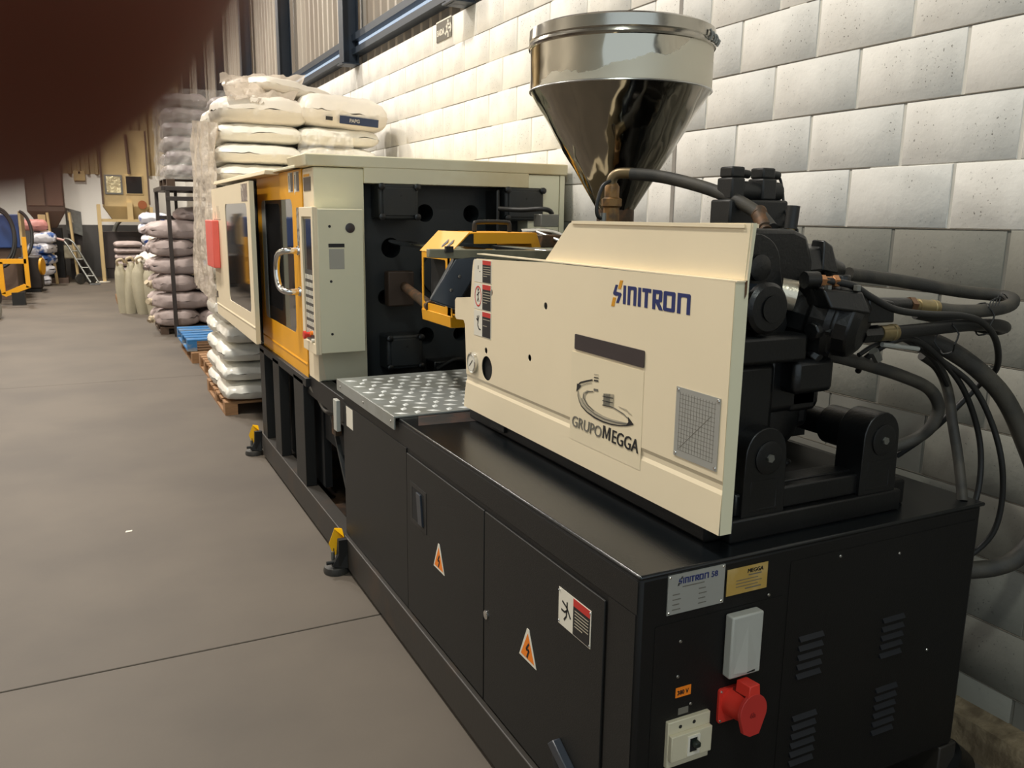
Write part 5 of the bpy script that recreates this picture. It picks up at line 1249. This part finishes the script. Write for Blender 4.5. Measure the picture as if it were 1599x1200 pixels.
# --- four standing greenish sacks
def standing(x, y, h, w, label, seed):
    prof = []; N_ = 12
    vs = []; fs = []; n = 20
    for j in range(N_+1):
        t = j/N_; z = h*t
        r = w/2*(0.85+.2*math.sin(PI*min(1, t*1.1))) if t < .8 else w/2*(.97-(t-.8)/.2*.62)
        if j == N_: r = w/2*.5
        for i in range(n):
            a = 2*PI*i/n
            rr = r*(1+.12*noise.noise((math.cos(a)*2+seed, math.sin(a)*2, t*2))+.14*noise.noise((math.cos(a)*5, math.sin(a)*5+seed, t*1.2)))
            vs.append((x+rr*math.cos(a)+.02*math.sin(t*3+seed), y+rr*1.2*math.sin(a), z))
    for j in range(N_):
        for i in range(n):
            k = (i+1) % n; fs.append((j*n+i, j*n+k, (j+1)*n+k, (j+1)*n+i))
    fs.append(tuple(range(n))[::-1]); fs.append(tuple(N_*n+i for i in range(n)))
    s = MB().add(vs, fs).build('tied_sack', M_sackgreen, None, smooth=80)
    tag(s, label, 'sack', 'standing sacks beside the mauve stack')
    MB().tube([(x-.04, y-.05, h-.02), (x-.05, y-.10, h+.05), (x+.02, y-.10, h+.08), (x+.06, y-.02, h+.02)], .02, 8, 3).build('tied_neck', M_kraft, s)
standing(.45, 15.1, .80, .20, 'leftmost of the standing greenish woven sacks', 1)
standing(.585, 15.0, .83, .20, 'second standing greenish sack from the left', 5)
standing(.73, 14.85, .84, .22, 'third standing greenish sack from the left', 9)
standing(.88, 14.6, .80, .24, 'rightmost standing sack, next to the mauve stack', 14)
kr = sack_mesh('kraft', M_bag, .5, .45, .2, 210, wr=.03, pinch=.3)
put('woven_sack', kr, (.95, 15.0, .80), .5, 'pale crumpled sack lying over the standing sacks', 'sack', None, tilt=(0, -.3))
put('woven_sack', kr, (1.14, 15.35, 1.12), 1.2, 'upper pale crumpled sack leaning beside the blue and white sacks', 'sack', None, tilt=(.2, -.4))
# folded mauve goods and blue-white sacks behind
fm = [sack_mesh('folded_%d' % i, M_mauve, .46, .6, .11, 240+i, wr=.006, pinch=.05) for i in range(2)]
for k in range(9):
    put('folded_sacks', fm[k % 2], (.66, 17.0, .10+k*.112), random.uniform(-.05, .05), 'flat bundle of folded mauve sacks, %s from the floor, behind the standing sacks' % ORD[k], 'bundle', 'bundles of folded sacks')
pallet('wooden_pallet', .40, 1.6, 16.6, 17.6, 0, .10, M_wood, 'pallet under the folded sack bundles, far along the wall')
M_bw = mat_('blue_white_print', (224, 224, 230), .4, col2=(60, 96, 178), vscale=4.5, thr=(.58, .62))
bm_ = [sack_mesh('bluewhite_%d' % i, M_bw, .52, .6, .185, 260+i, wr=.012) for i in range(2)]
for k in range(8):
    put('printed_sack', bm_[k % 2], (1.12+.02*(k % 3), 17.2, .10+k*.19), random.uniform(-.08, .08), 'blue and white printed sack, %s layer up, beside the folded bundles' % ORD[k], 'sack', 'blue and white sacks')

# ================================================================== FAR END
# beige hopper dryer on legs
dy = root('material_silo', (.85, 22.6, 0), 'beige sheet-metal silo on legs with two square windows at the far wall', 'silo')
MB().hexa([(.40, 22.1, 1.75), (1.40, 22.1, 1.75), (.40, 23.0, 1.75), (1.40, 23.0, 1.75), (.40, 22.1, 3.5), (1.40, 22.1, 3.5), (.40, 23.0, 3.5), (1.40, 23.0, 3.5)]).build('body', M_beige, dy, bevel=.01)
MB().hexa([(.58, 22.3, 1.45), (1.15, 22.3, 1.45), (.58, 22.8, 1.45), (1.15, 22.8, 1.45), (.40, 22.1, 1.75), (1.40, 22.1, 1.75), (.40, 23.0, 1.75), (1.40, 23.0, 1.75)]).build('cone', M_beige, dy, bevel=.005)
w_ = MB().box(.46, .84, 22.07, 22.1, 2.03, 2.48).build('window_frame', M_dsteel, dy, bevel=.004)
MB().box(.50, .80, 22.06, 22.07, 2.07, 2.44).build('bright_panel', mat_('crumpled_foil', (236, 220, 176), .25, metal=.5, bump=1, bscale=8, bdist=.03), w_, label='bright crumpled foil pane')
w2 = MB().box(.90, 1.28, 22.07, 22.1, 2.03, 2.48).build('window_frame', M_beige, dy, bevel=.004)
MB().box(.92, 1.26, 22.06, 22.07, 2.06, 2.45).build('dark_pane', M_void, w2)
MB().lathe([(.10, 0), (.10, .02)], (1.24, 22.1, 1.80), (0, -1, 0), 20).build('round_port', mat_('orange_brown', (150, 84, 44), .5), dy)
MB().cyl((1.0, 22.05, 2.5), (.97, 22.05, 3.4), .035, 10).build('pipe', M_brown, dy)
for x, y in ((.30, 22.0), (1.42, 22.0), (.30, 23.1), (1.42, 23.1)): MB().box(x-.035, x+.035, y-.035, y+.035, 0, 1.80 if x < 1 else 1.75).build('leg', M_beige, dy)
MB().box(.30, 1.42, 21.98, 22.02, 1.40, 1.46).box(.30, 1.42, 23.08, 23.12, 1.40, 1.46).build('cross_beam', M_beige, dy)
MB().box(.90, 1.02, 22.0, 22.1, 1.40, 1.85).build('strut', M_beige, dy)
MB().box(.38, .42, 22.05, 22.1, 1.8, 3.5).box(1.38, 1.42, 22.05, 22.1, 1.8, 3.5).build('corner_trim', M_brown, dy)
MB().lathe([(.12, 0), (.12, .02)], (.30, 22.0, 0), 'Z', 12).lathe([(.18, 0), (.18, .012)], (.10, 22.0, 0), 'Z', 12).build('foot_pad', M_white, dy)
# brown granulator hopper
bn = root('granulator', (-.7, 22.3, 0), 'large brown granulating machine with tapered hopper left of the far wall', 'machine')
MB().box(-1.15, -.40, 21.9, 22.8, 1.62, 3.4).build('body', M_brown, bn, bevel=.01)
MB().box(-1.12, -.78, 21.87, 21.9, 1.75, 3.2).build('panel', mat_('brown_panel', (120, 100, 84), .5), bn, bevel=.004)
MB().box(-.74, -.42, 21.87, 21.9, 1.75, 3.2).build('panel', mat_('brown_panel2', (112, 84, 70), .5), bn, bevel=.004)
MB().hexa([(-.90, 22.1, 1.25), (-.60, 22.1, 1.25), (-.90, 22.5, 1.25), (-.60, 22.5, 1.25), (-1.15, 21.9, 1.62), (-.40, 21.9, 1.62), (-1.15, 22.8, 1.62), (-.40, 22.8, 1.62)]).build('hopper', M_brown, bn, bevel=.006)
MB().box(-1.05, -.5, 22.0, 22.7, .12, 1.25).build('base', M_void, bn, bevel=.01)
MB().box(-1.12, -.45, 21.9, 22.8, 0, .12).build('skid', M_brown, bn)
for x in (-.74, -.30): MB().cyl((x-.02, 21.85, 1.6), (x+.06, 21.8, .0), .03, 10).build('leg', M_beige, bn)
MB().box(-.60, -.15, 22.1, 22.6, .55, .85).build('motor_cover', M_sackgreen, bn, bevel=.03)
MB().box(-.95, -.80, 21.82, 21.86, 1.10, 1.55).build('side_box', M_beige, bn, bevel=.004)
ch = root('sheet_chute', (-.22, 23.1, 0), 'grey sheet-metal box with a white hood hanging by the granulator', 'chute')
MB().hexa([(-.42, 22.9, 1.2), (-.08, 22.9, 1.05), (-.42, 23.3, 1.2), (-.08, 23.3, 1.05), (-.42, 22.9, 1.72), (-.08, 22.9, 1.62), (-.42, 23.3, 1.72), (-.08, 23.3, 1.62)]).build('box', M_dsteel, ch)
MB().box(-.40, -.10, 23.1, 23.2, 0, 1.1).build('stand', M_rack, ch)
MB().hexa([(-.38, 22.85, 1.42), (-.26, 22.85, 1.36), (-.38, 22.9, 1.42), (-.26, 22.9, 1.36), (-.38, 22.85, 1.66), (-.30, 22.85, 1.60), (-.38, 22.9, 1.66), (-.30, 22.9, 1.60)]).build('white_hood', M_white, ch)
# hand truck
ht = root('hand_truck', (-.2, 21.6, 0), 'grey two-wheeled hand truck leaning at the far wall', 'hand truck')
for dx in (-.0, .16):
    MB().tube([(-.62+dx, 21.68-dx*.3, 1.02), (-.45+dx, 21.6-dx*.3, .95), (-.20+dx, 21.45, .45), (.0+dx, 21.3, .05)], .022, 8, 3).build('frame_tube', M_dsteel, ht)
for t in (.25, .45, .65, .85): MB().cyl((-.5+.5*t, 21.63-.33*t, .98-.92*t), (-.34+.5*t, 21.58-.3*t, .98-.92*t), .014, 8).build('cross_bar', M_dsteel, ht)
MB().cyl((-.64, 21.66, 1.03), (-.46, 21.6, .98), .028, 10).build('grip', mat_('pinkish_grip', (188, 150, 140), .5), ht)
for x in (-.2, .02): MB().lathe([(.03, -.03), (.12, -.025), (.125, 0), (.12, .025), (.03, .03)], (x, 21.45, .125), (.5, -.8, 0), 20).build('wheel', M_rubber, ht)
MB().box(-.02, .20, 21.2, 21.4, .01, .03).build('toe_plate', M_steel, ht)
# dark bench and stuff below the silo
bt = root('dark_bin', (.95, 23.5, 0), 'dark steel bin against the wall behind the silo legs', 'bin')
MB().box(.36, 1.6, 23.18, 23.9, .25, 1.15).build('bin_body', mat_('dark_brown_bin', (60, 52, 50), .6), bt, bevel=.01)
MB().box(.40, 1.55, 23.2, 23.85, 0, .25).build('bin_base', M_rack, bt)
tag(MB().tube([(.62, 23.4, 1.14), (.68, 23.4, 1.3), (.80, 23.4, 1.44)], .05, 10, 3).build('grey_handle', M_dsteel, None), 'grey lever sticking up from the dark bin behind the silo', 'lever')
tag(MB().box(.86, 1.08, 21.3, 21.6, 0, .12).build('wood_offcut', M_wood, None, bevel=.01), 'short timber offcut on the floor behind the folded bundles', 'timber')
tag(MB().box(-.18, .08, 23.95, 24.0, 2.38, 2.62).build('wall_box', M_beige, None, bevel=.01), 'small beige box fixed high on the far white wall', 'box')

# left side: blue machine, yellow frames, hoses
bl = root('blue_machine', (-1.6, 18.2, 0), 'blue machine with big black hoses at the left edge, yellow frame in front', 'machine')
MB().box(-2.6, -1.10, 18.0, 19.6, .95, 1.56).build('body', M_blue, bl, bevel=.02)
MB().box(-1.10, -1.06, 18.0, 19.0, 1.0, 1.62).build('edge_panel', M_beige, bl)
MB().box(-2.6, -1.2, 18.1, 19.6, .0, .95).build('base', M_brown, bl, bevel=.01)
for r, x, z in ((.42, -1.42, 1.20), (.36, -1.40, 1.22), (.34, -1.10, 1.25)):
    pts = [(x+r*.62*math.cos(R(a)), 17.75+.1*math.sin(R(a)), z+r*1.25*math.sin(R(a))-.05) for a in range(-100, 91, 15)]
    MB().tube(pts, .028, 10, 2).build('hose', M_rubber2, bl)
fr = root('yellow_frame', (-1.1, 17.0, 0), 'yellow steel frame standing before the blue machine', 'frame')
MB().box(-1.02, -.95, 17.0, 17.08, .30, 1.18).build('post', M_yellow, fr)
MB().box(-1.42, -.98, 17.0, 17.08, .72, .80).build('rail', M_yellow, fr)
MB().box(-1.42, -1.34, 17.0, 17.08, .20, .75).build('post', M_yellow, fr)
MB().hexa([(-1.42, 17.0, .20), (-1.34, 17.0, .15), (-1.42, 17.08, .20), (-1.34, 17.08, .15), (-1.05, 17.0, .36), (-.95, 17.0, .30), (-1.05, 17.08, .36), (-.95, 17.08, .30)]).build('foot_rail', M_yellow, fr)
MB().box(-1.25, -1.05, 16.95, 17.2, 0, .22).build('foot', M_rubber2, fr)
y2 = root('machine_end', (-1.0, 20, 0), 'dark machine end with a round yellow guard disc near the left edge', 'machine')
MB().box(-1.25, -.88, 19.7, 20.5, .06, .72).build('body', M_rack, y2, bevel=.03)
MB().lathe([(.17, 0), (.17, .04)], (-.88, 19.66, .52), (1, -.25, 0), 24).build('guard_disc', M_yellow, y2)
MB().box(-1.2, -.92, 19.7, 20.4, 0, .06).build('foot', M_rubber2, y2)
wh = root('black_trolley', (-1.32, 15.0, 0), 'black rounded trolley end cut by the left edge', 'trolley')
MB().ball((-1.42, 15.0, .34), .30, 24, (.62, 1, .9)).build('cover', M_rubber2, wh)
MB().lathe([(.06, -.03), (.13, -.025), (.135, 0), (.13, .025), (.06, .03)], (-1.30, 14.85, .14), (1, -.2, 0), 24).build('wheel', M_greybox, wh)
pk = [sack_mesh('pink_%d' % i, mt, .55, .5, .24, 300+i, wr=.03) for i, mt in enumerate((mat_('pink_sack', (206, 140, 132), .5), mat_('white_blue_sack', (214, 212, 216), .4, col2=(52, 88, 150), vscale=4, thr=(.55, .6))))]
put('printed_sack', pk[0], (-1.05, 21.4, 1.20), .2, 'pink sack on top of the heap behind the blue machine', 'sack', None)
for k in range(5):
    put('printed_sack', pk[1], (-1.05+.05*k, 21.4, .0+k*.235), .4*k, 'white and blue sack, %s layer of the heap behind the blue machine' % ORD[k], 'sack', 'heap of white and blue sacks')
lb = tag(MB().prism([(0, 0), (.032, .004), (.034, .024), (.004, .022)], ((.06, 4.53, .0012), (1, 0, 0), (0, 1, 0)), .0008).build('paper_scrap', M_white, None), 'tiny white scrap lying on the concrete floor', 'scrap')
# other machines across the aisle, seen in reflections of the door glass
for i, y in enumerate((2.0, 7.5, 12.0)):
    q = root('blue_press', (-4.6, y, 0), 'blue machine on the far side of the aisle, outside the frame, %s along' % ORD[i], 'machine', 'blue machines across the aisle')
    MB().box(-5.2, -4.0, y, y+1.6, .8, 1.9).build('body', M_blue, q, bevel=.03)
    MB().box(-5.1, -4.1, y-.8, y+2.8, 0, .8).build('base', M_brown, q, bevel=.02)

# ================================================================== the photographer's phone and the finger in front of its lens
def cw(x, y, z):      # millimetres right, down and forward of the lens -> world
    return Vector((0, 0, EYE))+RT*(x/1000)+DN*(y/1000)+fw*(z/1000)
def skin_body(name, chains, m, parent=None):
    vs = []; es = []; rs = []
    idx = {}
    for ch in chains:
        prev = None
        for (key, p, r) in ch:
            if key in idx: i = idx[key]
            else:
                i = len(vs); vs.append(cw(*p)); rs.append(r/1000); idx[key] = i
            if prev is not None: es.append((prev, i))
            prev = i
    me = bpy.data.meshes.new(name); me.from_pydata(vs, es, [])
    o = bpy.data.objects.new(name, me); C.objects.link(o)
    sk = o.modifiers.new('skin', 'SKIN'); sk.use_smooth_shade = True
    if not me.skin_vertices:
        b = bmesh.new(); b.from_mesh(me); b.verts.layers.skin.verify(); b.to_mesh(me); b.free()
    for i, sv_ in enumerate(me.skin_vertices[0].data):
        sv_.radius = (rs[i], rs[i]); sv_.use_root = (i == 0)
    su = o.modifiers.new('sub', 'SUBSURF'); su.levels = 2; su.render_levels = 2
    me.materials.append(m)
    return o
W_ = ('w', (-135, 4, -52), 24)
hand = skin_body('hand', [
    [W_, ('f1', (-190, 40, -95), 27), ('f2', (-260, 90, -150), 32)],
    [W_, ('p1', (-112, -14, -36), 20), ('im', (-86, -46, -12), 12), ('ip', (-58, -44, 17), 11), ('id', (-34, -28, 24), 10), ('it', (-17.3, -15.0, 22.5), 11.6), ('ie', (-8.8, -8.5, 21.2), 8.6)],
    [('p1', (-112, -14, -36), 20), ('mm', (-86, -22, -16), 11.5), ('mp', (-60, -18, 14), 11), ('md', (-38, -8, 14), 10.5), ('mt', (-26, -2, 8), 9)],
    [W_, ('p2', (-110, 12, -38), 19), ('rm', (-86, 2, -18), 11), ('rp', (-60, 6, 12), 10.5), ('rd', (-40, 12, 12), 9.5), ('rt', (-27, 16, 6), 8.5)],
    [('p2', (-110, 12, -38), 19), ('pm', (-86, 26, -20), 10), ('pp', (-62, 30, 6), 9.5), ('pd', (-44, 33, 8), 9), ('pt', (-30, 35, 4), 8)],
    [W_, ('t1', (-104, 24, -56), 15), ('tm', (-72, 26, -52), 11.5), ('tp', (-36, 22, -34), 9.5), ('tt', (-6, 20, -19), 7.5)],
], M_skin)
tag(hand, 'dark out-of-focus fingertip of a hand covering the upper left corner of the view', 'hand')
# nail on the index finger, on the side turned away from the lens
ph_ = [cw(x, y, z) for z in (-9.5, -1.2) for y in (-16, 60) for x in (-19, 140)]
tag(MB().hexa(ph_).build('smartphone', M_phone, None, bevel=.003), 'dark smartphone held right behind the viewpoint, outside the frame', 'phone')
